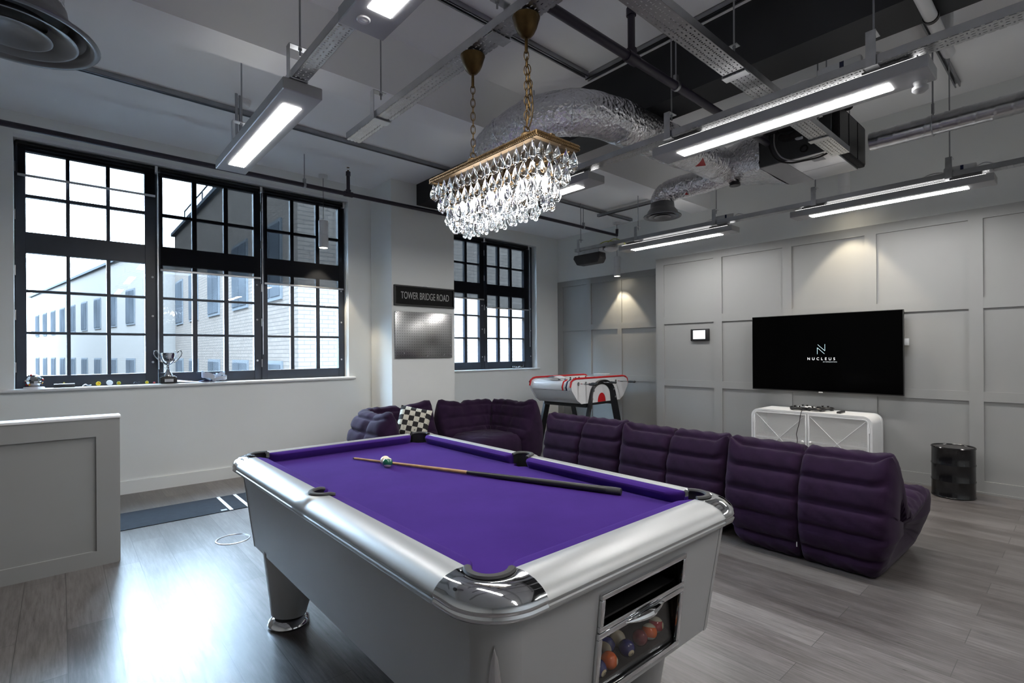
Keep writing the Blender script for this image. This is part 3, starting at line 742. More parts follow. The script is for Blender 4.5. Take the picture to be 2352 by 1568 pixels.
def togo(name, label, loc, rotz, W=.95):
    t = thing(name, label, 'sofa', loc, 'low quilted purple sofa units'); t.rotation_euler = (0, 0, rotz)
    pts = cr([(d, z, 0) for d, z in PROF], 12); Q = quilt(pts, 15, 1); n = len(Q)
    b = B(); SS = sorted([-1 + 2 * j / 34 for j in range(35)] + [-.02, -.01, .01, .02, -.985, .985, -.96, .96]); NW = len(SS); rows = []
    rnd = random.Random(hash(label) % 1000)
    for j in range(NW):
        s = SS[j]
        e = max(0, (abs(s) - .80) / .20); seam = 1 - math.exp(-(s / .022) ** 2)
        edge = math.sqrt(max(0, 1 - e ** 4))
        row = []
        for (p, nn, q, f) in Q:
            amp = .032 if f < .33 else .022
            low = .86 + .14 * min(1, max(0, (p.y) / .25))
            o = amp * q * seam * edge - .010 * (1 - seam) - .022 * e ** 3
            d, z = p.x + nn.x * o, p.y + nn.y * o
            ear = max(0, 1 - abs(f - .315) / .075); z += .085 * ear * e ** 1.5; d -= .01 * ear * e
            fr = max(0, 1 - abs(f - .80) / .06); z += .03 * fr * e ** 1.6; d += .02 * fr * e
            wr = .004 * math.sin(23 * s + 9 * f * 17 + rnd.random() * .4) * q
            row.append(b.bm.verts.new((s * W / 2 * low, d + wr, max(.004, z + wr))))
        rows.append(row)
    for a, c in zip(rows, rows[1:]):
        for i in range(n): b.bm.faces.new((a[i], a[(i + 1) % n], c[(i + 1) % n], c[i]))
    for row, sg in ((rows[0], -1), (rows[-1], 1)):
        cen = Vector((0, .42, .24)); prev = row
        for k, (sc, bul) in enumerate(((.93, .012), (.75, .02), (.45, .014))):
            ring_ = []
            for i, v in enumerate(row):
                c0 = Vector((v.co.x, .30 if v.co.z > .42 else .45, .26)); p = c0.lerp(v.co, sc); ring_.append(b.bm.verts.new((v.co.x + sg * bul, p.y, max(.006, p.z))))
            for i in range(n): b.bm.faces.new((prev[i], prev[(i + 1) % n], ring_[(i + 1) % n], ring_[i]))
            prev = ring_
        c_ = b.bm.verts.new((row[0].co.x + sg * .01, .37, .26))
        for i in range(n): b.bm.faces.new((prev[i], prev[(i + 1) % n], c_))
    part('quilted_cover', b, 'cloth_dark', t, ang=80, origin=Vector((0, 0, 0)))
    ORG[t.name] = Vector((0, 0, 0))
    b = B(); b.box(-.002, .002, -.010, -.005, .11, .14); q = part('zip_pull', b, 'white_plastic', t, origin=Vector((0, 0, 0))); q['label'] = 'pale zip pull low on the back seam'
    return t
# back at local y=0, front at +y; facing +X means rotating by -90 degrees
togo('quilted_sofa', 'purple quilted sofa unit nearest the camera, its seat facing the white cabinet', (3.52, 1.255, 0), R(-91), .965)
togo('quilted_sofa', 'purple quilted sofa unit in the middle of the row seen from behind', (3.56, 2.225, 0), R(-90), .91)
togo('quilted_sofa', 'purple quilted sofa unit at the far end of the row before the football table', (3.62, 3.18, 0), R(-89), .92)

def corner_sofa(label, loc, mirror, LA, LB):
    """outer corner at the local origin; back arm along +x (length LA), wing along -y (length LB)"""
    t = thing('quilted_corner_sofa', label, 'sofa', loc, 'low quilted purple sofa units'); o0 = Vector((0, 0, 0)); ORG[t.name] = o0
    mx = -1 if mirror else 1
    rc_ = .46; path = []
    for k in range(10): path.append((Vector((0, -LB + (LB - rc_) * k / 10, 0)), Vector((1, 0, 0))))
    for k in range(17):
        a = PI - PI / 2 * k / 16; path.append((Vector((rc_ + rc_ * math.cos(a), -rc_ + rc_ * math.sin(a), 0)), Vector((-math.cos(a), -math.sin(a), 0))))
    for k in range(1, 11): path.append((Vector((rc_ + (LA - rc_) * k / 10, 0, 0)), Vector((0, -1, 0))))
    prof = cr([(.10, .012, 0), (.03, .10, 0), (0, .28, 0), (.01, .45, 0), (.055, .60, 0), (.11, .69, 0), (.165, .715, 0), (.215, .69, 0), (.27, .57, 0), (.33, .45, 0), (.38, .36, 0), (.36, .20, 0), (.34, .012, 0)], 11)
    Q = quilt(prof, 11, 1); n = len(Q); b = B(); rows = []; N = len(path)
    for j, (p, d) in enumerate(path):
        u = j / (N - 1); e = max(0, (abs(u - .5) - .40) / .10); sm = min(abs(u - .5), abs(u - .16), abs(u - .84)); seam = 1 - math.exp(-(sm / .016) ** 2); row = []
        for (c, nn, q, f) in Q:
            o = .028 * q * seam * math.sqrt(max(0, 1 - e ** 4)) - .010 * (1 - seam) - .025 * e ** 3
            dd_, z = c.x + nn.x * o, c.y + nn.y * o; ear = max(0, 1 - abs(f - .50) / .13); z += .08 * ear * e ** 1.4
            wv = .006 * math.sin(u * 60 + f * 9) * q
            q3 = p + d * (dd_ + wv); row.append(b.bm.verts.new((q3.x * mx, q3.y, max(.004, z + wv))))
        rows.append(row)
    for a, c in zip(rows, rows[1:]):
        for i in range(n): b.bm.faces.new((a[i], a[(i + 1) % n], c[(i + 1) % n], c[i]))
    for row in (rows[0], rows[-1]):
        cen = sum((v.co for v in row), Vector()) / n; prev = row
        dirv = (rows[0][0].co - rows[1][0].co).normalized() if row is rows[0] else (rows[-1][0].co - rows[-2][0].co).normalized()
        for sc, bl in ((.85, .02), (.4, .03)):
            rg = [b.bm.verts.new(cen.lerp(v.co, sc) + dirv * bl) for v in row]
            for i in range(n): b.bm.faces.new((prev[i], prev[(i + 1) % n], rg[(i + 1) % n], rg[i]))
            prev = rg
        c_ = b.bm.verts.new(cen + dirv * .03)
        for i in range(n): b.bm.faces.new((prev[i], prev[(i + 1) % n], c_))
    part('quilted_back', b, 'cloth_dark', t, ang=80, origin=o0)
    b = B(); x0, x1, y0, y1 = .30, LA - .01, -LB + .01, -.30
    def fn(u, v):
        a = 2 * PI * u; ph = -PI / 2 + PI * v
        cxs, sns = math.cos(a), math.sin(a); sg = lambda q, p: math.copysign(abs(q) ** p, q)
        rr = abs(math.cos(ph)) ** .35; x = (x0 + x1) / 2 + (x1 - x0) / 2 * sg(cxs, .35) * rr; y = (y0 + y1) / 2 + (y1 - y0) / 2 * sg(sns, .35) * rr
        z = .195 + .19 * sg(math.sin(ph), .5)
        if v > .5:
            r_ = math.hypot(x - .2, y + .2); q = abs(math.sin(PI * (r_ / .115))) ** .5; z += .016 * q - .008
        return Vector((x * mx, y, max(.003, z)))
    b.grid(fn, 96, 41, cu=True); part('quilted_seat', b, 'cloth_dark', t, ang=80, origin=o0)
    return t
corner_sofa('purple quilted corner sofa left of the pillar, with the checked cushion on it', (2.27, 5.55, 0), False, 1.12, 1.0)
corner_sofa('purple quilted corner sofa right of the pillar, nearest the football table', (4.52, 5.50, 0), True, 1.03, .98)

# checked cushion leaning in the left corner sofa
b = B(); cw = .175
uvs = {}
def cush(u, v, s):
    a, c = 2 * u - 1, 2 * v - 1; th = .065 * (max(0, (1 - a ** 4) * (1 - c ** 4))) ** .5; pin = 1 - .07 * (1 - abs(a * c)) * (abs(a) ** 3 + abs(c) ** 3) / 2
    return Vector((a * cw * pin, s * th, c * cw * pin))
for s in (-1, 1): b.grid(lambda u, v: cush(u, v, s), 17, 17)
bmesh.ops.remove_doubles(b.bm, verts=b.bm.verts, dist=.0005)
uvl = b.bm.loops.layers.uv.new('UVMap')
for f in b.bm.faces:
    for lp in f.loops: lp[uvl].uv = (lp.vert.co.x / (2 * cw) + .5, lp.vert.co.z / (2 * cw) + .5)
CM = Matrix.Translation((2.93, 4.98, .585)) @ Matrix.Rotation(R(-32), 4, 'Z') @ Matrix.Rotation(R(-24), 4, 'X') @ Matrix.Rotation(R(13), 4, 'Y')
xf(b.bm, CM)
solo('cushion', b, 'check', 'black and white checked cushion leaning in the purple corner sofa', 'cushion', (3.0, 5.02, .4), ang=60)

# ================================================================ FOOTBALL TABLE
FT = Matrix.Translation((6.12, 5.33, 0)) @ Matrix.Rotation(R(4), 4, 'Z')
t = thing('football_table', 'white and red football table on black arched legs in the alcove', 'football table', (6.12, 5.33, 0))
def fpart(name, b, mat, lab=None, par=None, **kw):
    xf(b.bm if isinstance(b, B) else b, FT); o = part(name, b, mat, par or t, **kw)
    if lab: o['label'] = lab
    return o
hl, hw = .72, .40
side = [(-.50, .60), (.50, .60), (.60, .655), (hl + .0, .80), (hl + .02, .86), (hl - .02, .93), (hl - .10, .955), (-hl + .10, .955), (-hl + .02, .93), (-hl - .02, .86), (-hl, .80), (-.60, .655)]
for s in (-1, 1):
    b = B(); b.prism([(x, s * hw, z) for x, z in side], (0, -s * .03, 0)); fpart('side_panel', b, 'foos_white')
    b = B(); b.tube([(x, s * (hw - .012), z + .004) for x, z in [(-hl - .024, .845), (-hl - .005, .925), (-hl + .05, .957), (-hl + .12, .966), (0, .966), (hl - .12, .966), (hl - .05, .957), (hl + .005, .925), (hl + .024, .845)]], .014, 8); fpart('edge_rail', b, 'red', 'red bumper along the top edge')
    b = B(); pts = [(.135 * math.cos(PI * k / 16) * .75, s * (hw + .002), .602 + .135 * math.sin(PI * k / 16)) for k in range(17)]; b.prism(pts, (0, s * .003, 0)); fpart('half_disc', b, 'red', 'red half disc on the side')
    b = B(); n = 24; outer, inner = [], []
    for k in range(n + 1):
        a = PI * k / n; outer.append((.31 * math.cos(a), .70 + .235 * math.sin(a))); inner.append((.225 * math.cos(a), .70 + .165 * math.sin(a)))
    outer = [(.43, 0)] + outer + [(-.43, 0)]; inner = [(.36, 0)] + [(.215, .70)] + inner[1:-1] + [(-.215, .70), (-.36, 0)]
    outer = [(.54, 0), (.345, .62)] + outer[3:-3] + [(-.345, .62), (-.54, 0)]
    inner = [(.415, 0), (.235, .60)] + inner[3:-3] + [(-.235, .60), (-.415, 0)]
    I, O = resample(inner, 40), resample(outer, 40)
    def fn(u, v):
        i = int(round(u * 39)); q = int(round(v * 3)); p = (I, O, O, I)[q][i]; return Vector((p.x, s * (hw + .004) if q < 2 else s * (hw + .05), p.y))
    g = b.grid(fn, 40, 4, cv=True); b.bm.faces.new(g[0]); b.bm.faces.new(g[-1][::-1]); fpart('leg_arch', b, 'legblack', 'black arched pair of legs')
    for x, z in ((-.262, .78), (-.30, .66), (.262, .78), (.30, .66)):
        b = B(); b.cyl((x, s * (hw + .05), z), (x, s * (hw + .055), z), .016, seg=14); fpart('bolt', b, 'galv')
    for i, x in enumerate((-.58, -.40, 0.02, .38)):
        b = B(); z = .895; ln = (.16, .07, .10, .20)[i] if s < 0 else (.0, .01, .0, .01)[i]
        b.cyl((x, s * hw, z), (x, s * (hw + ln + .04), z), .008, seg=8); b.cyl((x, s * hw, z), (x, s * (hw + .008), z), .026, seg=14); o = fpart('rod', b, 'chrome')
        b = B(); b.loft([(Vector((x, s * (hw + ln + .03), z)), .012), (Vector((x, s * (hw + ln + .06), z)), .018), (Vector((x, s * (hw + ln + .12), z)), .016), (Vector((x, s * (hw + ln + .14), z)), .019), (Vector((x, s * (hw + ln + .15), z)), .012)], 12); fpart('handle', b, 'black', None, o)
b = B(); b.box(-.66, -.60, -hw + .03, hw - .03, .60, .68)
for s in (-1, 1):
    b = B(); b.prism([(s * (hl - .10), -hw + .03, .945), (s * (hl - .02), -hw + .03, .92), (s * (hl + .01), -hw + .03, .85), (s * (hl - .008), -hw + .03, .805), (s * (hl - .06), -hw + .03, .80)], (0, 2 * hw - .06, 0)); fpart('end_cap', b, 'foos_white', ang=50)
for s in (-1, 1):
    b = B(); b.prism([(s * (hl - .012), -hw + .03, .80), (s * .60, -hw + .03, .658), (s * .50, -hw + .03, .605), (s * .50, -hw + .03, .70), (s * .60, -hw + .03, .80)], (0, 2 * hw - .06, 0)); fpart('end_underside', b, 'foos_white')
for (y0_, y1_, mt_) in ((-hw + .055, -hw + .085, 'foos_white'), (-hw + .085, -hw + .115, 'navy'), (-hw + .15, -hw + .185, 'red')):
    b = B(); b.tube([( -hl + .10, (y0_ + y1_) / 2, .948), (-hl + .02, (y0_ + y1_) / 2, .924), (-hl - .012, (y0_ + y1_) / 2, .85), (-hl + .004, (y0_ + y1_) / 2, .805)], .012, 8); fpart('stripe', b, mt_)
b = B(); b.box(-.62, .62, -hw + .03, hw - .03, .80, .82); b.box(-.50, .50, -hw + .03, hw - .03, .602, .80); fpart('playfield_box', b, 'grey_plastic', None, smooth=False)
b = B(); b.box(-.40, .40, -hw, hw, .565, .60); b.box(-.40, -.33, -hw, hw, .54, .60); b.box(.33, .40, -hw, hw, .54, .60); fpart('stretcher', b, 'legblack')
for i, x in enumerate((-.52, -.34, -.16, .02, .20, .38)):
    b = B(); b.cyl((x, -hw + .03, .895), (x, hw - .03, .895), .007, seg=8); o = fpart('crossbar', b, 'chrome')
    for k in range((1, 2, 3, 5, 3, 3)[i]):
        y = -.26 + .52 * (k + .5) / (1, 2, 3, 5, 3, 3)[i]; b = B(); b.box(x - .012, x + .012, y - .014, y + .014, .83, .925, .004); b.sphere((x, y, .94), .014, 10, 6); fpart('player', b, 'legblack' if i % 2 else 'navy', None, o)
b = B(); b.tube([(-.64, .05 + .22 * k / 10, .975 + .035 * math.sin(PI * k / 10)) for k in range(11)], .001, 4); b = B(); b.grid(lambda u, v: Vector((-.70 + .17 * u, -.16 + .26 * v, .968 + .035 * math.sin(PI * v))), 2, 9); b.grid(lambda u, v: Vector((-.70 + .17 * u, -.16 + .26 * v, .960)), 2, 2); fpart('score_shade', b, 'paper')
b = B(); b.box(.44, .56, -.18, .06, .958, 1.0, .006); fpart('score_box', b, 'grey_plastic')

# ================================================================ MEDIA CABINET AND TV
t = thing('media_cabinet', 'white perforated metal media cabinet with rounded corners below the television', 'cabinet', (6.27, 2.055, 0))
cx0, cx1, cy0, cy1, cz0, cz1, cr_ = 6.07, 6.468, 1.462, 2.655, .06, .688, .085
def rrect(y0, y1, z0, z1, r, n=8):
    out = []
    for (cy, cz, a0) in ((y1 - r, z1 - r, 0), (y0 + r, z1 - r, 90), (y0 + r, z0 + r, 180), (y1 - r, z0 + r, 270)):
        for k in range(n + 1): a = R(a0 + 90 * k / n); out.append((cy + r * math.cos(a), cz + r * math.sin(a)))
    return out
O, I = rrect(cy0, cy1, cz0, cz1, cr_), rrect(cy0 + .022, cy1 - .022, cz0 + .022, cz1 - .022, cr_ - .022)
b = B(); n = len(O)
secs = [(O, cx1), (O, cx1 - .05), ([(y * .994 + .006 * 2.0585, z * .994 + .006 * .374) for y, z in O], cx1 - .052), ([(y * .994 + .006 * 2.0585, z * .994 + .006 * .374) for y, z in O], cx1 - .058), (O, cx1 - .06), (O, cx0), (I, cx0), (I, cx1 - .01)]
rg = [[b.bm.verts.new((x, y, z)) for y, z in pts] for pts, x in secs]
for a, c in zip(rg, rg[1:]):
    for i in range(n): b.bm.faces.new((a[i], a[(i + 1) % n], c[(i + 1) % n], c[i]))
b.bm.faces.new(rg[0]); b.bm.faces.new(rg[-1]); part('carcass', b, 'white_gloss', t, ang=30)
b = B(); b.box(cx0 + .02, cx1 - .02, cy0 + .025, cy1 - .025, .36, .372); part('shelf', b, 'white_gloss', t)
ym = (cy0 + cy1) / 2
for (a, c, s) in ((cy0 + .026, ym - .003, 1), (ym + .003, cy1 - .026, -1)):
    z0, z1 = cz0 + .026, cz1 - .026; w_ = .018
    b = B(); b.box(cx0 - .004, cx0 + .012, a, a + w_, z0 + (.05 if s > 0 else 0), z1 - (.05 if s > 0 else 0), .003); b.box(cx0 - .004, cx0 + .012, c - w_, c, z0 + (.05 if s < 0 else 0), z1 - (.05 if s < 0 else 0), .003)
    b.box(cx0 - .003, cx0 + .011, a + (.05 if s > 0 else 0), c - (.05 if s < 0 else 0), z1 - w_, z1, .003); b.box(cx0 - .003, cx0 + .011, a + (.05 if s > 0 else 0), c - (.05 if s < 0 else 0), z0, z0 + w_, .003)
    oy = a if s > 0 else c
    for zz, sg in ((z1, -1), (z0, 1)):
        b.tube([(cx0 + .004, oy + s * (.056 - .049 * math.sin(q)), zz + sg * (.056 - .049 * math.cos(q))) for q in [PI / 2 * k / 6 for k in range(7)]], .009, 6)
    d = part('door', b, 'white_gloss', t)
    b = B(); b.quad((cx0 + .006, a + .01, z0 + .01), (cx0 + .006, c - .01, z0 + .01), (cx0 + .006, c - .01, z1 - .01), (cx0 + .006, a + .01, z1 - .01)); part('mesh_panel', b, 'perf', d, smooth=False)
    b = B(); b.tube([(cx0 + .002, a + .02, z0 + .02), (cx0 + .002, c - .02, z1 - .02)], .0035, 6); b.tube([(cx0 + .002, a + .02, z1 - .02), (cx0 + .002, c - .02, z0 + .02)], .0035, 6); part('cross_brace', b, 'white_gloss', d)
    ky = (c - .035) if s > 0 else (a + .035)
    b = B(); b.cyl((cx0 - .02, ky, .365), (cx0, ky, .365), .006, seg=10); b.sphere((cx0 - .024, ky, .365), .014, 16, 10); part('knob', b, 'white_gloss', d)
    for hz in (.18, .55):
        b = B(); b.cyl((cx0 - .006, oy - s * .004, hz - .03), (cx0 - .006, oy - s * .004, hz + .03), .008, seg=10); part('hinge', b, 'white_gloss', d)
for (fx, fy) in ((cx0 + .06, cy0 + .12), (cx0 + .06, cy1 - .12), (cx1 - .06, cy0 + .12), (cx1 - .06, cy1 - .12)):
    b = B(); b.loft([(Vector((fx, fy, 0)), .014), (Vector((fx, fy, cz0 + .002)), .022)], 12); part('leg', b, 'white_gloss', t)

# television
tx = 6.405
t = thing('television', 'large black television showing a company logo, mounted on the grey panelled wall', 'television', (6.45, 2.03, 1.33))
ty0, ty1, tz0, tz1 = 1.272, 2.785, .886, 1.768
b = B(); b.box(tx, tx + .035, ty0, ty1, tz0, tz1, .004); q = part('casing', b, 'black', t)
b = B(); b.box(tx - .001, tx + .002, ty0 + .006, ty1 - .006, tz0 + .012, tz1 - .006); part('screen', b, 'screen', t, smooth=False)
b = B(); b.box(tx + .034, XT - .007, ty0 + .35, ty1 - .35, 1.10, 1.55); part('wall_bracket', b, 'black', t, smooth=False)
b = B(); b.box(tx + .04, tx + .07, ty0 - .035, ty0 + .10, 1.40, 1.47, .003); part('plug_stick', b, 'grey_plastic', t)
b = B(); b.box(tx - .002, tx + .01, 2.01, 2.05, tz0 - .008, tz0 + .004, .002); part('status_light', b, 'white_plastic', t)
M['logo_w'] = emit('lit_white_letters', (.9, .92, .95), .22); M['logo_b'] = emit('lit_blue_mark', (.16, .55, .72), .18)
M['logo_d'] = emit('lit_dim_blue_letters', (.10, .42, .55), .05)
def tvm(y, z): return basis((tx - .0025, y, z), (0, -1, 0), (0, 0, 1))
part('logo_word', xf(text_bm('NUCLEUS', .042, .95, 1.9, .0003), tvm(2.024, 1.259)), 'logo_w', t, smooth=False)
part('logo_tagline', xf(text_bm('AV INTEGRATION', .0165, 1.0, 1.05, .0003), tvm(1.935, 1.226)), 'logo_d', t, smooth=False)
b = B(); ly, lz = 2.022, 1.368; hw_, hh = .038, .055
def seg(p, q, w_=.0038):
    p, q = Vector(p), Vector(q); d = (q - p).normalized(); n_ = Vector((-d.y, d.x)) * w_ / 2
    b.prism([(tx - .0025, ly - v.x, lz + v.y) for v in (p + n_, q + n_, q - n_, p - n_)], (-.0004, 0, 0))
seg((-hw_, -hh), (-hw_, .018)); seg((-hw_, .018), (hw_ - .004, -hh + .003)); seg((hw_, hh), (hw_, -.018)); seg((hw_, -.018), (-hw_ + .004, hh - .003))
part('logo_mark', b, 'logo_b', t, smooth=False)

# wall touch panel
t = thing('touch_panel', 'small black touch panel with a lit screen on the grey panelling', 'control panel', (6.5, 3.52, 1.574))
b = B(); b.box(6.478, 6.512, 3.389, 3.651, 1.494, 1.654, .006); part('bezel', b, 'black', t)
M['panel_lit'] = emit('lit_panel_screen', (.72, .84, .95), .2)
b = B(); b.box(6.4765, 6.479, 3.437, 3.612, 1.518, 1.636); part('lit_screen', b, 'panel_lit', t, smooth=False)
# items on the cabinet
def pad(label, p, rz, mat, cable=None):
    t = thing('game_controller', label, 'game controller', p); mt = Matrix.Translation(p) @ Matrix.Rotation(rz, 4, 'Z')
    b = B(); b.lathe([(0, .008), (.028, .009), (.036, .018), (.036, .030), (.028, .038), (0, .039)], (0, 0, 0), 24, None, 2.0, .85); xf(b.bm, mt); part('shell', b, mat, t)
    for s in (-1, 1):
        b = B(); b.tube([(s * .052, .0, .024), (s * .066, -.03, .022), (s * .074, -.062, .018), (s * .072, -.078, .016)], lambda u: .021 - .006 * u, 12); b.lathe([(0, -.015), (.012, -.008), (.015, 0), (.012, .008), (0, .014)], (s * .072, -.078, .016), 12); xf(b.bm, mt); part('grip', b, mat, t)
        b = B(); b.lathe([(.008, 0), (.008, .012), (.012, .014), (.012, .018), (0, .018)], (s * .026, -.018, .036), 14); xf(b.bm, mt); part('thumbstick', b, 'black', t)
    b = B(); b.box(-.024, .024, .006, .028, .036, .041, .002); xf(b.bm, mt); part('touchpad', b, 'black', t)
    return t
pad('black game controller at the left, in front of the white one on the cabinet', (6.17, 2.20, .688), R(80), 'black')
pad('white game controller behind the black ones on the white cabinet', (6.31, 2.17, .688), R(75), 'white_plastic')
pad('black game controller right of the white one on the cabinet', (6.19, 2.02, .688), R(95), 'black')
pad('black game controller at the back right of the group on the cabinet', (6.33, 1.96, .688), R(110), 'black')
b = B(); b.box(6.15, 6.30, 1.76, 1.80, .688, .708, .004); solo('remote_control', b, 'black', 'slim black remote control lying on the cabinet right of the controllers', 'remote', (6.22, 1.78, .688))
pts = cr([(6.12, 2.10, .70), (6.055, 2.105, .697), (6.045, 2.115, .65), (6.048, 2.13, .56), (6.046, 2.155, .45), (6.047, 2.15, .36), (6.044, 2.18, .24), (6.05, 2.20, .10), (6.0, 2.2, .005)], 6)
b = B(); b.tube(pts, .0035, 6); solo('charging_cable', b, 'cable_black', 'thin black cable hanging down the front of the white cabinet', 'cable', (6.05, 2.13, .0))
# drum
t = thing('drum_table', 'short black oil drum standing by the wall right of the white cabinet', 'drum', (6.2, .865, 0))
rr = .158; b = B(); prof = [(0, .004), (rr, .004), (rr + .004, .010), (rr, .02), (rr, .14), (rr + .004, .15), (rr + .004, .156), (rr, .166), (rr, .29), (rr + .004, .30), (rr + .004, .306), (rr, .316), (rr, .445), (rr + .006, .455), (rr, .463), (rr - .008, .455), (rr - .01, .447), (0, .447)]
b.lathe(prof, (6.2, .865, 0), 48); part('body', b, 'barrel', t)
b = B(); b.lathe([(0, .447), (rr - .012, .447), (rr - .012, .453), (0, .453)], (6.2, .865, 0), 40); part('lid', b, 'rubber', t)

# floor mat and floor box
t = thing('floor_mat', 'long dark rubber mat with pale lines on the floor under the wide window', 'mat', (1.1, 5.22, 0))
b = B(); b.box(-.9, 1.95, 4.955, 5.485, .0, .006, .002); part('rubber_sheet', b, 'mat', t)
for x in (1.10, 1.24):
    b = B(); b.box(x, x + .028, 4.96, 5.48, .0055, .0068); part('pale_line', b, 'paper', t, smooth=False)
b = B(); b.box(1.04, 1.085, 4.98, 5.02, .0055, .0067); part('pale_mark', b, 'grey_plastic', t, smooth=False)
t = thing('floor_box', 'round metal floor outlet cover set in the floor between mat and pool table', 'floor outlet', (.945, 4.18, 0))
b = B(); b.lathe([(0, .001), (.098, .001), (.102, .004), (.11, .003), (.112, 0)], (.945, 4.18, 0), 48); part('cover', b, 'floor', t)
b = B(); b.lathe([(.104, .003), (.107, .006), (.113, .005), (.115, .0)], (.945, 4.18, 0), 48); part('ring', b, 'galv', t)

# ================================================================ PIER: SIGN, PEGBOARD
t = thing('street_sign', 'black framed sign reading TOWER BRIDGE ROAD on the white pillar', 'sign', (3.528, 5.69, 2.07))
b = B(); sx0, sx1, sz0, sz1 = 3.083, 3.972, 1.945, 2.20
for a, c, e, f in ((sx0, sx1, sz1 - .02, sz1), (sx0, sx1, sz0, sz0 + .02), (sx0, sx0 + .02, sz0 + .02, sz1 - .02), (sx1 - .02, sx1, sz0 + .02, sz1 - .02)): b.box(a, c, 5.665, 5.70, e, f, .003)
part('frame', b, 'black', t)
b = B(); b.box(sx0 + .015, sx1 - .015, 5.68, 5.70, sz0 + .015, sz1 - .015); part('sign_face', b, 'signblack', t, smooth=False)
tb = text_bm('TOWER BRIDGE ROAD', .126, .55, 1.0, .0008); part('lettering', xf(tb, basis((3.535, 5.6785, 2.072), (1, 0, 0), (0, 0, 1))), 'lettering', t, smooth=False)
b = B(); b.tube([(3.49, 5.69, 2.20), (3.53, 5.69, 2.215), (3.57, 5.69, 2.20)], .0025, 6); part('hanging_wire', b, 'galv', t)
t = thing('pegboard', 'perforated steel pegboard on the white pillar below the sign', 'pegboard', (3.515, 5.69, 1.58))
TB = Matrix.Translation((0, 5.688, 1.29))  @ Matrix.Translation((0, -5.688, -1.29))
b = B(); b.box(3.092, 3.937, 5.676, 5.688, 1.29, 1.872, .002); xf(b.bm, TB); part('board', b, 'peg', t)
for x, z in ((3.21, 1.35), (3.55, 1.315), (3.80, 1.33), (3.91, 1.335), (3.90, 1.45)):
    b = B(); b.tube([(x, 5.676, z + .01), (x, 5.655, z + .008), (x - .012, 5.65, z - .006)], .0028, 6); xf(b.bm, TB); part('peg_hook', b, 'chrome', t)
for x, z in ((3.105, 1.858), (3.922, 1.858)):
    b = B(); b.cyl((x, 5.672, z), (x, 5.677, z), .010, seg=12); b.cyl((x, 5.68, z), (x, 5.6995, z), .005, seg=8); xf(b.bm, TB); part('standoff', b, 'galv', t)

# ================================================================ WINDOW SILL ITEMS
zs_ = 1.0605; ys_ = Y1 + .045
t = thing('trophy', 'silver two-handled trophy cup on a black plinth on the window sill', 'trophy', (.835, ys_, zs_))
b = B(); b.box(.765, .905, ys_ - .06, ys_ + .06, zs_, zs_ + .065, .004); b.box(.775, .895, ys_ - .052, ys_ + .052, zs_ + .065, zs_ + .075, .003); part('plinth', b, 'black', t)
b = B(); b.box(.797, .872, ys_ - .0625, ys_ - .059, zs_ + .018, zs_ + .047); part('name_plate', b, 'galv', t, smooth=False)
b = B(); pr2 = [(0, .075), (.045, .075), (.042, .09), (.022, .12), (.012, .15), (.018, .165), (.012, .178), (.014, .188), (.035, .20), (.066, .235), (.078, .275), (.085, .31), (.087, .313), (.083, .313), (.075, .28), (.03, .215), (0, .21)]
b.lathe(pr2, (.835, ys_, zs_), 36); part('cup', b, 'chrome', t)
for s in (-1, 1):
    b = B(); b.tube(cr([(.835 + s * .045, ys_, zs_ + .212), (.835 + s * .075, ys_, zs_ + .232), (.835 + s * .115, ys_, zs_ + .285), (.835 + s * .118, ys_, zs_ + .325), (.835 + s * .098, ys_, zs_ + .338), (.835 + s * .088, ys_, zs_ + .322), (.835 + s * .082, ys_, zs_ + .305)], 5), .0055, 8); part('handle', b, 'chrome', t)
# decorated helmet-like ball
t = thing('jewelled_ball', 'clear jewelled ball stuck with coloured beads at the left end of the window sill', 'ornament', (-.175, ys_, zs_))
b = B(); b.sphere((-.175, ys_, zs_ + .068), .058, 12, 8); part('faceted_ball', b, 'chrome', t, smooth=False)
b = B(); b.lathe([(0, 0), (.075, 0), (.07, .012), (.03, .018), (0, .018)], (-.175, ys_, zs_), 20); part('stand', b, 'paper', t)
for k in range(22):
    a, e = random.uniform(0, 2 * PI), random.uniform(-.7, 1.2); d = Vector((math.cos(a) * math.cos(e), math.sin(a) * math.cos(e), math.sin(e))); b = B(); b.sphere(Vector((-.175, ys_, zs_ + .068)) + d * .061, .0075, 8, 6)
    part('bead', b, ('red', 'b_yellow', 'navy', 'b_orange')[k % 4], t)
t = thing('black_case', 'flat black case lying on the window sill beside the jewelled ball', 'case', (.03, ys_ - .01, zs_))
b = B(); b.box(-.045, .105, ys_ - .04, ys_ + .03, zs_, zs_ + .026, .006); part('lower_shell', b, 'black', t)
b = B(); b.box(-.044, .104, ys_ - .038, ys_ + .028, zs_ + .026, zs_ + .034, .004); part('lid', b, 'grey_plastic', t)
def flower(label, x, col, r=.016):
    t = thing('artificial_flower', label, 'flower', (x, ys_, zs_)); b = B(); b.sphere((x, ys_, zs_ + r * .9), r * .5, 10, 8); part('flower_centre', b, 'b_yellow', t)
    for k in range(10):
        a = 2 * PI * k / 10; b = B(); d = Vector((math.cos(a), .3 * math.sin(a), math.sin(a))); b.lathe([(0, -r * .3), (r * .28, 0), (0, r * .35)], Vector((x, ys_ - .006, zs_ + r * .95)) + d * r * .62, 8); part('petal', b, col, t)
    return t
M['leaf'] = pm('yellow_green_plastic', (.42, .45, .06), .5); M['yellow'] = pm('yellow_plastic', (.7, .55, .02), .4); M['pink'] = pm('pink_plastic', (.5, .04, .16), .5)
flower('bright yellow flower head on the sill between black case and white disc', .275, 'yellow', .024)
flower('small green and white flower right of the white disc on the sill', .43, 'leaf', .021)
flower('small yellow green flower halfway between disc and trophy on the sill', .655, 'leaf', .019)
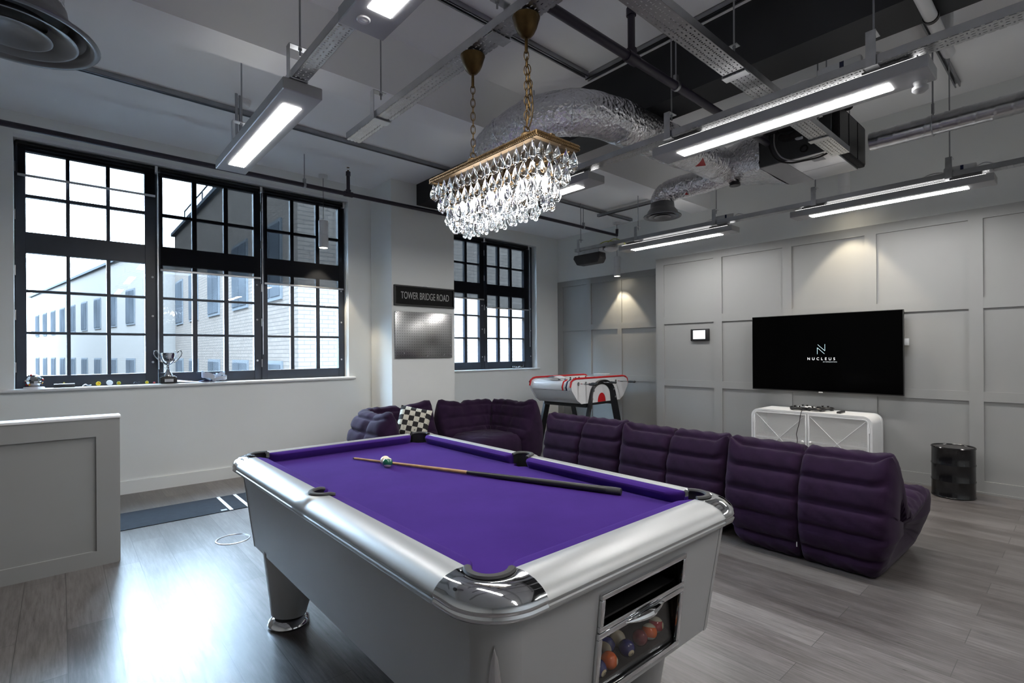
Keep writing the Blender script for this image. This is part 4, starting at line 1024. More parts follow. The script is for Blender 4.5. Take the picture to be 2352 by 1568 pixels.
flower('tiny green flower lying on the black case', .028, 'leaf', .008).location.z += .034
flower('little pink flower on the sill just left of the trophy', .715, 'pink', .013)
b = B(); b.lathe([(0, -.004), (.024, -.004), (.026, 0), (.024, .004), (0, .004)], (.36, ys_ + .01, zs_ + .026), 28, Matrix.Rotation(R(82), 3, 'X')); solo('white_disc', b, 'white_plastic', 'small white disc standing on its edge between the two flowers', 'disc', (.36, ys_ + .01, zs_))
b = B(); b.tube(cr([(.16, ys_ - .01, zs_ + .006), (.18, ys_, zs_ + .018), (.2, ys_ - .008, zs_ + .008), (.222, ys_, zs_ + .014)], 6), .005, 8); solo('crumpled_wire', b, 'galv', 'small crumpled grey wire piece left of the yellow flower', 'wire', (.19, ys_, zs_))
b = B(); b.tube(cr([(.545, ys_, zs_ + .008), (.56, ys_ + .01, zs_ + .022), (.58, ys_, zs_ + .010), (.59, ys_ - .008, zs_ + .02), (.60, ys_, zs_ + .006)], 6), .006, 8); solo('crumpled_ribbon', b, 'frame', 'dark crumpled ribbon on the sill between the two small flowers', 'ribbon', (.57, ys_, zs_))
def sheet(u, v): return Vector((.90 + .30 * u, ys_ - .05 + .10 * v - .03 * u, zs_ + .003 + .032 * (1 - u) ** 1.5 * (.4 + .6 * math.sin(PI * v)) ))
b = B(); b.grid(sheet, 14, 10); b.grid(lambda u, v: sheet(u, v) - Vector((0, 0, .0025)), 14, 10); M['lilac'] = pm('lilac_paper', (.62, .56, .72), .6); solo('lilac_paper', b, 'lilac', 'curling lilac paper lying on the sill right of the trophy', 'paper', (1.0, ys_, zs_))
t = thing('headset', 'pale grey padded headset and straps piled on the window sill', 'headset', (1.26, ys_, zs_)); M['fabric_grey'] = pm('pale_grey_fabric', (.50, .53, .58), .8)
def band(u, v, c, rx, ry, h, tilt):
    a = 2 * PI * u; return Vector((c[0] + rx * math.cos(a), c[1] + ry * math.sin(a), c[2] + h * (v - .5) + tilt * math.cos(a) + .008 * math.sin(3 * a)))
for nm, c, rx, ry, h, tl in (('strap', (1.20, ys_, zs_ + .062), .068, .04, .06, -.022), ('strap', (1.30, ys_ - .015, zs_ + .035), .07, .035, .035, .012), ('strap', (1.315, ys_ + .02, zs_ + .078), .045, .026, .03, .01)):
    b = B(); b.grid(lambda u, v: band(u, v, c, rx, ry, h, tl), 36, 5, cu=True); b.grid(lambda u, v: band(u, v, c, rx - .006, ry - .006, h, tl), 36, 5, cu=True); part(nm, b, 'fabric_grey', t)
b = B(); b.lathe([(0, 0), (.03, .004), (.034, .02), (.02, .035), (0, .038)], (1.33, ys_ - .01, zs_ + .012), 20); part('ear_pad', b, 'fabric_grey', t)
b = B(); b.grid(lambda u, v: Vector((1.09 + .16 * u, ys_ - .05 + .08 * v, zs_ + .004 + .02 * math.sin(PI * u) * (.6 + .4 * math.sin(7 * v + 4 * u)))), 16, 10); solo('dark_cloth', b, 'navy', 'dark blue crumpled cloth between the lilac paper and the headset', 'cloth', (1.15, ys_, zs_))
# pot of clips on the far window sill
t = thing('clip_tray', 'clear little tray of clips at the right end of the far window sill', 'tray', (6.1, Y2 + .03, 1.0685))
b = B(); b.box(5.98, 6.22, Y2 - .005, Y2 + .075, 1.0685, 1.072); b.box(5.98, 6.22, Y2 - .005, Y2 - .002, 1.072, 1.125); b.box(5.98, 5.983, Y2 - .005, Y2 + .075, 1.072, 1.125); b.box(6.217, 6.22, Y2 - .005, Y2 + .075, 1.072, 1.125); part('tray_walls', b, 'cover_glass', t, smooth=False)
for k in range(14):
    b = B(); x = 6.0 + .2 * random.random(); y = Y2 + .01 + .05 * random.random(); b.obox((x, y, 1.085 + .016 * random.random()), (.03, .012, .012), Euler((random.random() * 3, random.random(), random.random() * 3)).to_matrix(), .002); part('clip', b, 'chrome' if k % 2 else 'white_plastic', t)

# ================================================================ CEILING SERVICES
ZL = 2.70
def linear_light(label, xc, y0, y1, sensor=None, group='linear ceiling lights'):
    t = thing('linear_light', label, 'light', (xc, (y0 + y1) / 2, ZL), group)
    b = B(); b.box(xc - .1, xc + .1, y0, y1, ZL, ZL + .062, .004, 1); part('housing', b, 'fixture', t)
    b = B(); b.box(xc - .048, xc + .048, y0 + .168, y1 - .162, ZL - .002, ZL + .004); q = part('diffuser', b, 'strip', t, smooth=False); q['label'] = 'glowing white strip'
    b = B(); b.box(xc + .058, xc + .094, y0 + .05, y1 - .05, ZL + .060, ZL + .064); b.box(xc - .094, xc - .072, y0 + .05, y1 - .05, ZL + .060, ZL + .064); part('upper_diffuser', b, 'uplight', t, smooth=False)
    for yy in (y0 + .18, y1 - .2):
        b = B(); b.box(xc - .06, xc + .03, yy - .10, yy + .10, ZL + .062, ZL + (.070 if xc < 1.2 else .0925)); part('mounting_bracket', b, 'black', t)
    if sensor == 'lens':
        b = B(); b.lathe([(0, -.008), (.012, -.007), (.018, -.003), (.024, -.006), (.027, -.003), (.027, 0)], (xc - .03, y1 - .085, ZL), 24); part('sensor', b, 'white_plastic', t)
    if sensor == 'pir':
        b = B(); b.lathe([(0, -.055), (.02, -.052), (.034, -.04), (.034, -.026), (.024, -.018), (.03, 0)], (xc + .06, y0 + .06, ZL), 24); part('sensor', b, 'grey_plastic', t)
    if sensor == 'led':
        b = B(); b.lathe([(0, -.003), (.014, -.002), (.015, 0)], (xc + .02, y0 + .09, ZL), 20); part('sensor', b, 'white_plastic', t)
    return t
XA, XC_, XD = .952, 3.175, 5.685
linear_light('linear light in front of the wide window, left of the chandelier', XA, 2.70, 4.20)
linear_light('linear light with a round sensor cut off by the top edge of the picture', XA, .52, 2.02, 'lens')
linear_light('largest linear light on the right, below the crossing cable trays', XC_ + .01, .51, 2.02, 'pir')
linear_light('linear light half hidden behind the chandelier drops', XC_, 2.58, 4.08)
for x_, n_ in ((XA, 'left'), (XC_, 'middle'), (XD, 'right')):
    linear_light('linear light of the %s row continuing behind the camera, out of the picture' % n_, x_, -1.75, -.25)
linear_light('linear light near the grey panelling above the television', XD - .02, .515, 2.035)
linear_light('linear light near the grey panelling, in line before the black speaker', XD + .03, 2.66, 4.20, 'led')

def tray_box(b, axis, c, w_, a0, a1, z, h=.045):
    """U section: plate and two flanges"""
    if axis == 'y':
        b.box(c - w_ / 2, c + w_ / 2, a0, a1, z, z + .0016); b.box(c - w_ / 2, c - w_ / 2 + .0016, a0, a1, z, z + h); b.box(c + w_ / 2 - .0016, c + w_ / 2, a0, a1, z, z + h)
    else:
        b.box(a0, a1, c - w_ / 2, c + w_ / 2, z, z + .0016); b.box(a0, a1, c - w_ / 2, c - w_ / 2 + .0016, z, z + h); b.box(a0, a1, c + w_ / 2 - .0016, c + w_ / 2, z, z + h)
def hanger(t, p, ztop, axis, c, w_, z, side, ceil_plate=True):
    """C bracket around a tray at coordinate p along it, with a threaded rod"""
    b = B(); s = side; h = .17; e = c + s * (w_ / 2 + .012)
    f = (lambda x, y: (x, y)) if axis == 'y' else (lambda x, y: (y, x))
    def bx(u0, u1, v0, v1, z0, z1):
        (x0, y0), (x1, y1) = f(min(u0, u1), min(v0, v1)), f(max(u0, u1), max(v0, v1)); b.box(x0, x1, y0, y1, z0, z1)
    bx(e - s * .002, e + s * .002, p - .022, p + .022, z - .008, z + h)
    bx(c - s * w_ / 2, e, p - .03, p + .03, z - .010, z - .006)
    bx(e, e - s * .085, p - .022, p + .022, z + h - .004, z + h)
    part('bracket', b, 'galv', t, smooth=False)
    (rx, ry) = f(e - s * .06, p)
    b = B(); b.cyl((rx, ry, z + h - .04), (rx, ry, ztop), .005, seg=8); b.cyl((rx, ry, z + h - .014), (rx, ry, z + h - .004), .010, seg=6); b.cyl((rx, ry, z + h), (rx, ry, z + h + .008), .010, seg=6)
    part('hanger_rod', b, 'rod', t)
ZT = 2.802
def cable_tray(label, axis, c, w_, a0, a1, z, hangers):
    loc = (c, (a0 + a1) / 2, z) if axis == 'y' else ((a0 + a1) / 2, c, z)
    t = thing('cable_tray', label, 'cable tray', loc, 'perforated cable trays')
    b = B(); tray_box(b, axis, c, w_, a0, a1, z)
    if axis == 'y': part('perforated_channel', b, 'slots', t, smooth=False)
    else:
        o = part('perforated_channel', b, 'slots_x', t, smooth=False)
    for (p, zt, sd) in hangers: hanger(t, p, zt, axis, c, w_, z, sd)
    return t
def slots_x():
    m2 = M['slots'].copy(); m2.name = 'perforated_galvanised_tray_crosswise'
    nt = m2.node_tree
    for n_ in nt.nodes:
        if n_.type == 'SEPXYZ':
            mp = nt.nodes.new('ShaderNodeMapping'); mp.inputs['Rotation'].default_value = (0, 0, R(90)); src = n_.inputs[0].links[0].from_socket
            nt.links.new(src, mp.inputs[0]); nt.links.new(mp.outputs[0], n_.inputs[0])
    M['slots_x'] = m2
slots_x()
cable_tray('perforated tray carrying the two lights nearest the wide window', 'y', .935, .078, -1.8, 4.25, 2.772, [(2.72, 3.66, -1), (3.86, 3.5, -1), (.6, 3.66, -1)])
cable_tray('perforated tray that the crystal chandelier hangs from', 'y', 1.508, .100, -1.8, 3.335, ZT, [(2.925, 3.66, -1), (1.80, 3.66, 1), (.5, 3.66, 1)])
cable_tray('perforated tray running above the largest linear light', 'y', 3.145, .10, -1.8, 4.15, ZT, [(1.90, 3.66, -1), (.74, 3.66, -1), (3.25, 3.66, -1)])
cable_tray('perforated tray along the grey panelled wall ending at the black speaker', 'y', 5.665, .10, -1.8, 4.98, ZT, [(.80, 3.82, -1), (1.83, 3.82, -1), (2.86, 3.82, -1), (3.92, 3.5, -1), (4.90, 3.5, -1)])
cable_tray('wide perforated tray crossing above the others towards the ceiling unit', 'x', 1.338, .125, -1.2, 4.72, 2.93, [(2.90, 3.66, 1), (4.25, 3.82, 1), (1.0, 3.66, 1)])

# strut channels on the ceilings
def strut(label, x0, x1, y0, y1, z0, z1):
    b = B(); L = x1 - x0 > y1 - y0; w_ = .041
    if L:
        b.box(x0, x1, y0, y0 + .004, z0, z1); b.box(x0, x1, y1 - .004, y1, z0, z1); b.box(x0, x1, y0, y1, z1 - .004, z1); b.box(x0, x1, y0, y0 + .011, z0, z0 + .004); b.box(x0, x1, y1 - .011, y1, z0, z0 + .004)
    else:
        b.box(x0, x0 + .004, y0, y1, z0, z1); b.box(x1 - .004, x1, y0, y1, z0, z1); b.box(x0, x1, y0, y1, z1 - .004, z1); b.box(x0, x0 + .011, y0, y1, z0, z0 + .004); b.box(x1 - .011, x1, y0, y1, z0, z0 + .004)
    solo('strut_channel', b, 'rod', label, 'channel', ((x0 + x1) / 2, (y0 + y1) / 2, z1), 'strut channels on the ceiling', smooth=False)
strut('long strut channel on the lower ceiling in front of the wide window', -1.0, 3.40, 4.92, 4.961, 3.459, 3.5)
strut('strut channel on the lower ceiling beyond the black beam', 3.76, 6.95, 4.92, 4.961, 3.459, 3.5)
strut('strut channel on the near ceiling meeting the black beam', .6, 3.27, 2.735, 2.776, 3.619, 3.66)
strut('strut channel running along the near side of the black beam', 3.29, 3.331, .2, 2.79, 3.619, 3.66)
strut('short strut channel near the corner above the far pendant lamp', 6.18, 6.221, 4.02, 5.02, 3.418, 3.459)
strut('strut channel crossing the higher ceiling near the grey duct', 3.80, 6.24, .80, .841, 3.779, 3.82)

# pipes with sprinklers
def pipe(label, pts, r, tees, hang):
    t = thing('sprinkler_pipe', label, 'pipe', pts[0], 'dark sprinkler pipes')
    b = B(); b.tube(pts, r, 14); part('pipe_run', b, 'pipe', t)
    for (x, y, z, zt) in tees:
        b = B(); b.cyl((x, y, z), (x, y, zt), r * .82, seg=14); b.cyl((x, y, z + .0), (x, y, z + r + .025), r * 1.22, seg=14); b.cyl((x - .05, y, z), (x + .05, y, z), r * 1.28, seg=14); b.cyl((x, y, zt - .045), (x, y, zt), r * 1.1, seg=14); ri = part('riser', b, 'pipe', t)
        b = B(); b.lathe([(0, 0), (.012, 0), (.012, .012), (.007, .014), (.007, .02), (0, .02)], (x, y, zt), 14); b.tube([(x - .006, y, zt + .018), (x - .011, y, zt + .032), (x, y, zt + .048)], .002, 6); b.tube([(x + .006, y, zt + .018), (x + .011, y, zt + .032), (x, y, zt + .048)], .002, 6)
        b.lathe([(0, .046), (.016, .046), (.017, .049), (0, .051)], (x, y, zt), 16); part('sprinkler_head', b, 'gold', ri)
    for (x, y, z, zt) in hang:
        b = B(); b.cyl((x, y, z + r), (x, y, zt), .005, seg=8); b.cyl((x - .012, y, z), (x + .012, y, z), r + .006, seg=16); b.box(x - .014, x + .014, y - .012, y + .012, z + r, z + r + .045); part('pipe_clip', b, 'rod', t)
    return t
pipe('dark sprinkler pipe running along above the wide window', [(X0 + .05, 5.6, 3.165), (3.97, 5.6, 3.165)], .024, [(2.47, 5.6, 3.165, 3.42)], [(1.98, 5.6, 3.165, 3.5)])
pipe('dark sprinkler pipe ending in an elbow in front of the far corner', cr([(3.80, 4.9, 3.165), (5.5, 4.9, 3.165), (6.42, 4.9, 3.165), (6.50, 4.9, 3.175), (6.515, 4.9, 3.23), (6.515, 4.9, 3.26)], 5), .022, [], [(5.72, 4.9, 3.165, 3.459)])
pipe('dark sprinkler pipe passing under the black beam', [(.2, 1.84, 3.13), (4.55, 1.84, 3.13)], .027, [(2.60, 1.84, 3.13, 3.43)], [(3.10, 1.84, 3.13, 3.655)])
b = B(); b.tube(cr([(3.92, 1.64, 2.96), (3.92, 1.64, 3.30), (3.96, 1.64, 3.35), (4.05, 1.64, 3.36), (4.8, 1.64, 3.36)], 5), .026, 12)
solo('branch_pipe', b, 'pipe', 'dark bent pipe rising between the black beam and the ceiling unit', 'pipe', (3.92, 1.64, 2.96))
b = B(); b.tube(cr([(1.2, .585, 3.19), (3.9, .585, 3.19), (4.02, .585, 3.20), (4.07, .585, 3.26), (4.08, .585, 3.4), (4.08, .585, 3.815)], 5), .031, 16)
t = thing('white_pipe', 'white plastic pipe crossing under the black beam at the top right', 'pipe', (3, .585, 3.19)); part('pipe_run', b, 'white_plastic', t)
b = B(); b.cyl((3.60, .585, 3.19), (3.625, .585, 3.19), .037, seg=20); b.cyl((3.612, .585, 3.19), (3.612, .585, 3.24), .008, seg=8); part('pipe_clip', b, 'black', t)

# foil ducts
def wob(b, amp, seed):
    rnd = random.Random(seed)
    for v in b.bm.verts: v.co += Vector((rnd.uniform(-1, 1), rnd.uniform(-1, 1), rnd.uniform(-1, 1))) * amp
    return b
M['redtape'] = pm('red_sticker', (.42, .02, .03), .4)
def duct_parts(t, name, pts, r, seams, n=10):
    P = cr(pts, n)
    b = B(); b.tube(P, lambda u: r * (1 + .012 * math.sin(40 * u)), 40); wob(b, .0022, 3); part(name, b, 'foil', t, ang=180)
    for f in seams:
        i = int(f * (len(P) - 1)); d = (P[min(i + 1, len(P) - 1)] - P[max(i - 1, 0)]).normalized(); b = B(); b.loft([(P[i] - d * .012, r * 1.005), (P[i] - d * .008, r * 1.03), (P[i] + d * .008, r * 1.03), (P[i] + d * .012, r * 1.005)], 36); wob(b, .0025, 5); part('tape_band', b, 'foil', t, ang=180)
t = thing('foil_ductwork', 'crinkled foil ductwork bending under the black beam and joining the ceiling unit', 'duct', (4.9, 2.3, 3.15))
duct_parts(t, 'main_duct', [(4.95, 2.40, 3.16), (4.4, 2.36, 3.13), (3.9, 2.34, 3.09), (3.4, 2.32, 3.06), (3.05, 2.33, 3.06), (2.78, 2.42, 3.06), (2.62, 2.62, 3.05), (2.56, 2.85, 3.01), (2.53, 3.05, 2.94), (2.52, 3.13, 2.85), (2.52, 3.14, 2.762)], .155, (.06, .22, .38, .52, .64, .74))
duct_parts(t, 'branch_duct', [(4.93, 2.28, 3.10), (4.92, 2.6, 3.08), (4.88, 2.88, 3.07), (4.86, 3.0, 3.04), (4.85, 3.05, 2.99), (4.85, 3.05, 2.942)], .115, (.3, .62))
b = B()
def plen(u, v):
    a = 2 * PI * u; sg = lambda q, p: math.copysign(abs(q) ** p, q)
    w0 = (.37, .19); w1 = (.20, .17); f = v; cx = 5.06 + (4.98 - 5.06) * f; cz = 3.17
    p = .25 + .75 * f; return Vector((cx + (w0[0] * (1 - f) + w1[0] * f) * sg(math.cos(a), p), 1.972 + .42 * f, cz + (w0[1] * (1 - f) + w1[1] * f) * sg(math.sin(a), p)))
g = b.grid(plen, 48, 12, cu=True); b.bm.faces.new([r_[-1] for r_ in g]); wob(b, .006, 9); part('transition_box', b, 'foil', t, ang=180)
b = B(); b.cyl((4.93, 2.30, 2.96), (4.93, 2.30, 2.985), .05, seg=20); b.cyl((4.93, 2.30, 2.985), (4.93, 2.30, 3.04), .036, seg=16); part('port', b, 'black', t)
for (c, ax, r_, a0) in (((4.22, 2.35, 3.115), (1, 0), .159, 232), ((4.905, 2.80, 3.075), (0, 1), .119, 232)):
    b = B(); s_ = .055
    def st(u, v):
        a = R(a0 + (v - .5) * 34 * (1 - u)); off = (u - .5) * 2 * s_
        o = (0, r_ * math.cos(a), r_ * math.sin(a)) if ax[0] else (r_ * math.cos(a), 0, r_ * math.sin(a)); return Vector((c[0] + ax[0] * off + o[0], c[1] + ax[1] * off + o[1], c[2] + o[2]))
    b.grid(st, 6, 6); q = part('sticker', b, 'redtape', t); q['label'] = 'red triangular sticker'
t = thing('foil_duct', 'foil duct stub above the big round diffuser at the top left', 'duct', (-.15, 3.0, 3.655))
duct_parts(t, 'foil_jacket', [(-.15, 3.0, 3.655), (-.15, 3.0, 3.3), (-.15, 3.0, 2.862)], .175, (.8,), 6)
# diffusers
def diffuser(label, c, r):
    t = thing('round_diffuser', label, 'air diffuser', c, 'round ceiling diffusers'); c = Vector(c)
    b = B(); b.lathe([(r * .62, .14), (r * .66, .06), (r * .80, .03), (r, .006), (r * 1.01, 0), (r * .99, -.006), (r * .93, -.004), (r * .86, .012), (r * .80, .05), (r * .60, .10)], c, 56); part('outer_cone', b, 'diff', t, ang=60)
    b = B(); b.lathe([(r * .42, .06), (r * .60, .02), (r * .74, -.002), (r * .75, -.008), (r * .72, -.008), (r * .58, .012), (r * .40, .05)], c, 56); part('ring_cone', b, 'diff', t, ang=60)
    b = B(); b.lathe([(0, .03), (r * .20, .03), (r * .36, .006), (r * .45, -.004), (r * .46, -.010), (r * .43, -.010), (r * .34, 0), (r * .18, .012), (0, .014)], c, 48); part('centre_cone', b, 'diff', t, ang=60)
    b = B(); b.lathe([(0, .10), (r * .62, .10), (r * .62, .135), (0, .135)], c, 40); part('neck_plate', b, 'black', t)
    return t
diffuser('large round grey diffuser cut off by the top left corner', (-.15, 3.0, 2.72), .295)
diffuser('smaller round grey diffuser below the short foil duct', (4.85, 3.05, 2.80), .195)
diffuser('round grey diffuser behind the chandelier', (2.52, 3.14, 2.62), .19)

# ceiling fan coil unit
t = thing('ceiling_unit', 'metal air handling unit hung under the higher ceiling above the television', 'air unit', (5.05, 1.68, 3.17))
fx0, fx1, fy0, fy1, fz0, fz1 = 4.70, 5.42, 1.40, 1.97, 2.985, 3.36
b = B(); b.box(fx0, fx1, fy0, fy1, fz0 + .006, fz1, .004, 1); part('casing', b, 'fcu', t)
for a, c, mt_ in ((fx0 + .004, fx0 + .40, 'fcu_under'), (fx0 + .404, fx1 - .004, 'fcu_under')):
    b = B(); b.box(a, c, fy0 + .004, fy0 + .36, fz0, fz0 + .007, .002, 1); part('access_panel', b, mt_, t)
b = B(); b.box(fx0 + .004, fx1 - .004, fy0 + .365, fy1 - .002, fz0, fz0 + .007, .002, 1); part('access_panel', b, 'fixture', t)
b = B(); b.box(fx0 + .10, fx0 + .20, fy0 + .10, fy0 + .19, fz0 - .0015, fz0 + .001); part('rating_plate', b, 'grey_plastic', t, smooth=False)
b = B(); b.box(fx0 + .02, fx1 + .01, fy0 - .05, fy0 + .002, fz0 + .01, fz1 - .01, .012); q = part('filter', b, 'insul', t); q['label'] = 'black filter end'
for k in range(3):
    b = B(); b.box(fx0 + .03 + k * .24, fx0 + .24 + k * .24, fy0 - .054, fy0 - .048, fz0 + .03, fz1 - .03); part('filter_frame', b, 'black', t, smooth=False)
b = B(); b.box(fx0 - .05, fx0 + .01, 1.80, 1.90, 3.24, 3.34, .006); sw = part('switch_box', b, 'black', t)
b = B(); b.box(fx0 - .053, fx0 - .048, 1.825, 1.845, 3.27, 3.305); b.box(fx0 - .053, fx0 - .048, 1.855, 1.875, 3.27, 3.305); part('rocker', b, 'grey_plastic', sw, smooth=False)
M['redlamp'] = emit('lit_red_indicator', (1, .05, .04), 3)
b = B(); b.sphere((fx0 - .052, 1.85, 3.322), .004, 8, 6); part('indicator', b, 'redlamp', sw)
b = B(); b.tube(cr([(fx0 - .03, 1.78, 3.27), (fx0 - .045, 1.70, 3.25), (fx0 - .05, 1.60, 3.27), (fx0 - .05, 1.50, 3.30), (fx0 - .06, 1.42, 3.34), (fx0 - .06, 1.36, 3.40), (fx0 + .05, 1.33, 3.42), (fx0 + .2, 1.33, 3.36)], 6), .032, 12); part('insulated_pipe', b, 'insul', t)
b = B(); b.tube(cr([(fx0 - .03, 1.78, 3.19), (fx0 - .05, 1.70, 3.16), (fx0 - .055, 1.58, 3.20), (fx0 - .04, 1.52, 3.22)], 6), .028, 12); part('insulated_pipe', b, 'insul', t)
b = B(); b.tube(cr([(fx0 - .02, 1.66, 3.17), (fx0 - .035, 1.645, 3.14), (fx0 - .05, 1.60, 3.13)], 6), .012, 10); part('valve', b, 'white_plastic', t)
b = B(); b.tube(cr([(fx0 - .03, 1.87, 3.24), (fx0 - .05, 1.86, 3.12), (fx0 - .06, 1.80, 3.00), (fx0 - .04, 1.70, 2.95), (fx0 - .02, 1.60, 2.945), (fx0 + .02, 1.50, 2.955), (fx0 + .02, 1.42, 2.975)], 6), .0075, 8); part('power_cable', b, 'cable_black', t)
b = B(); b.tube(cr([(fx0 - .03, 1.83, 3.24), (fx0 - .045, 1.82, 3.12), (fx0 - .05, 1.76, 3.01), (fx0 - .03, 1.66, 2.96), (fx0 - .01, 1.58, 2.958), (fx0 + .02, 1.46, 2.975)], 6), .0055, 8); part('grey_cable', b, 'cable_grey', t)
b = B(); b.lathe([(.032, 0), (.032, .012), (.022, .012), (.022, 0)], (fx0 - .002, 1.60, 3.05), 20, Matrix.Rotation(R(-90), 3, 'Y')); part('drain_port', b, 'black', t)
b = B(); b.box(fx0 - .002, fx0 + .002, 1.46, 1.50, 3.04, 3.06); part('label_plate', b, 'white_plastic', t, smooth=False)
for (x, y) in ((fx0 + .06, fy0 + .05), (fx1 - .06, fy0 + .05), (fx0 + .06, fy1 - .06), (fx1 - .06, fy1 - .06)):
    b = B(); b.cyl((x, y, fz1 - .01), (x, y, 3.82), .005, seg=8); part('hanger_rod', b, 'rod', t)

# spiral duct on the right
t = thing('spiral_duct', 'bare galvanised spiral duct ending open above the grey panelling', 'duct', (5.35, .2, 3.185), None)
def sp(u, v):
    y = 1.29 - 3.2 * v; a = 2 * PI * u; rr_ = .078; ph = (y / .105 - u) % 1.0; rr_ += .0032 if ph < .10 else 0
    return Vector((5.35 + rr_ * math.cos(a), y, 3.185 + rr_ * math.sin(a)))
b = B(); b.grid(sp, 48, 420, cu=True); part('spiral_wall', b, 'spiral', t, ang=60)
b = B(); b.tube([(5.35 + .080 * math.cos(a), .86, 3.185 + .080 * math.sin(a)) for a in [2 * PI * k / 32 for k in range(32)]], .006, 6, closed=True); b.cyl((5.35, .86, 3.265), (5.35, .86, 3.82), .006, seg=8); b.cyl((5.35, .86, 3.28), (5.35, .86, 3.36), .011, seg=8); part('duct_hanger', b, 'rod', t)
b = B(); b.tube([(5.35 + .080 * math.cos(a), -1.0, 3.185 + .080 * math.sin(a)) for a in [2 * PI * k / 32 for k in range(32)]], .006, 6, closed=True); b.cyl((5.35, -1.0, 3.265), (5.35, -1.0, 3.82), .006, seg=8); part('duct_hanger', b, 'rod', t)

# pendants with warm spot lamps
def pendant(label, x, y, zc, zb):
    t = thing('pendant_lamp', label, 'lamp', (x, y, zc), 'white cylinder pendant lamps')
    b = B(); b.lathe([(0, 0), (.052, 0), (.052, -.034), (.048, -.038), (0, -.038)], (x, y, zc), 28); part('ceiling_rose', b, 'white_plastic', t)
    b = B(); b.cyl((x, y, zb + .32), (x, y, zc - .036), .003, seg=8); part('cord', b, 'cable_black', t)
    b = B(); b.lathe([(0, .325), (.052, .325), (.055, .322), (.055, .165), (.052, .162), (.055, .159), (.055, .002), (.052, 0), (.046, 0), (.046, .02), (0, .02)], (x, y, zb), 32); part('cylinder_body', b, 'white_plastic', t)
    b = B(); b.lathe([(0, .010), (.044, .010), (.044, .014), (0, .014)], (x, y, zb), 24); part('lit_lens', b, 'spotface', t)
    l = bpy.data.lights.new('spot_lamp', 'SPOT'); l.energy = SPOT; l.color = (1, .86, .62); l.spot_size = R(75); l.spot_blend = .3; l.shadow_soft_size = .03
    o = bpy.data.objects.new('spot_lamp', l); link(o, t); o.location = Vector((x, y, zb + .004)) - Vector((x, y, zc))
    return t
pendant('white cylinder pendant lamp hanging in front of the wide window', 2.385, 6.12, 3.5, 2.625)
pendant('white cylinder pendant lamp lighting the dark panelling in the alcove', 6.95, 5.23, 3.5, 2.605)
pendant('white cylinder pendant lamp above the television, behind the ceiling unit', 6.25, 1.745, 3.82, 2.92)

# smoke detector, speaker, access point, drivers
t = thing('smoke_detector', 'white round smoke detector on the ceiling by the wide window', 'smoke detector', (1.18, 4.75, 3.5))
b = B(); b.lathe([(0, 0), (.055, 0), (.055, -.012), (.048, -.018), (.048, -.022), (0, -.022)], (1.18, 4.75, 3.5), 28); part('base', b, 'white_plastic', t)
b = B(); b.lathe([(.044, -.022), (.044, -.030), (.048, -.030), (.048, -.034), (.042, -.036), (.042, -.042), (.044, -.042), (.040, -.05), (.02, -.056), (0, -.056)], (1.18, 4.75, 3.5), 28); part('head', b, 'white_plastic', t)
t = thing('speaker', 'black box speaker hung under the far end of the wall side tray', 'speaker', (5.67, 4.76, 2.70))
b = B(); b.prism([(5.60, 4.52, 2.745), (5.60, 4.98, 2.745), (5.60, 5.0, 2.70), (5.60, 4.93, 2.60), (5.60, 4.55, 2.60), (5.60, 4.51, 2.66)], (.15, 0, 0)); bmesh.ops.bevel(b.bm, geom=b.bm.edges[:], offset=.014, segments=3, profile=.5, affect='EDGES'); part('cabinet', b, 'rubber', t)
b = B(); b.box(5.64, 5.70, 4.56, 4.94, 2.742, 2.802); part('bracket', b, 'galv', t)
t = thing('access_point', 'white wifi dome hung under the tray next to the black speaker', 'access point', (5.68, 4.39, 2.77))
b = B(); b.lathe([(0, -.045), (.04, -.042), (.08, -.028), (.098, -.008), (.10, 0), (.085, .006), (0, .006)], (5.70, 4.39, 2.775), 36); part('dome', b, 'white_plastic', t)
b = B(); b.lathe([(0, .006), (.07, .006), (.07, .027), (0, .027)], (5.69, 4.39, 2.775), 24); part('mount', b, 'grey_plastic', t)
b = B(); b.box(5.63, 5.69, 4.48, 4.55, 2.755, 2.80, .004); solo('junction_box', b, 'white_plastic', 'small white junction box between the speaker and the wifi dome', 'junction box', (5.66, 4.51, 2.755))
def driver(label, x, y, z):
    t = thing('light_driver', label, 'driver box', (x, y, z), 'white light driver boxes')
    b = B(); b.box(x - .02, x + .02, y - .13, y + .08, z, z + .075, .01); part('box', b, 'white_plastic', t)
    b = B(); b.box(x - .0215, x + .0215, y - .05, y - .03, z + .005, z + .07); part('dark_band', b, 'navy', t, smooth=False)
    b = B(); b.tube(cr([(x, y + .08, z + .04), (x - .01, y + .16, z + .05), (x - .02, y + .24, z + .02), (x - .02, y + .32, z - .008)], 6), .005, 8); b.tube(cr([(x, y - .13, z + .04), (x, y - .18, z + .06), (x, y - .24, z + .03), (x, y - .28, z - .005)], 6), .005, 8); part('lead', b, 'white_plastic', t)
driver('white driver box on the tray above the largest linear light', 3.145, .92, ZT + .02)
driver('white driver box on the tray above the light over the television', 5.665, .76, ZT + .02)
driver('white driver box on the tray near the small diffuser', 5.665, 2.78, ZT + .02)
b = B(); b.tube(cr([(1.10, 4.66, 3.5), (1.10, 4.65, 3.2), (1.09, 4.60, 2.98), (1.03, 4.45, 2.86), (.95, 4.2, 2.82)], 8), .011, 10); b.tube(cr([(1.13, 4.68, 3.5), (1.13, 4.67, 3.2), (1.12, 4.62, 3.0), (1.07, 4.47, 2.87), (.97, 4.2, 2.83)], 8), .009, 10)
solo('drop_cables', b, 'rod', 'pair of grey conduits dropping from the ceiling to the first tray', 'cables', (1.11, 4.66, 3.5))
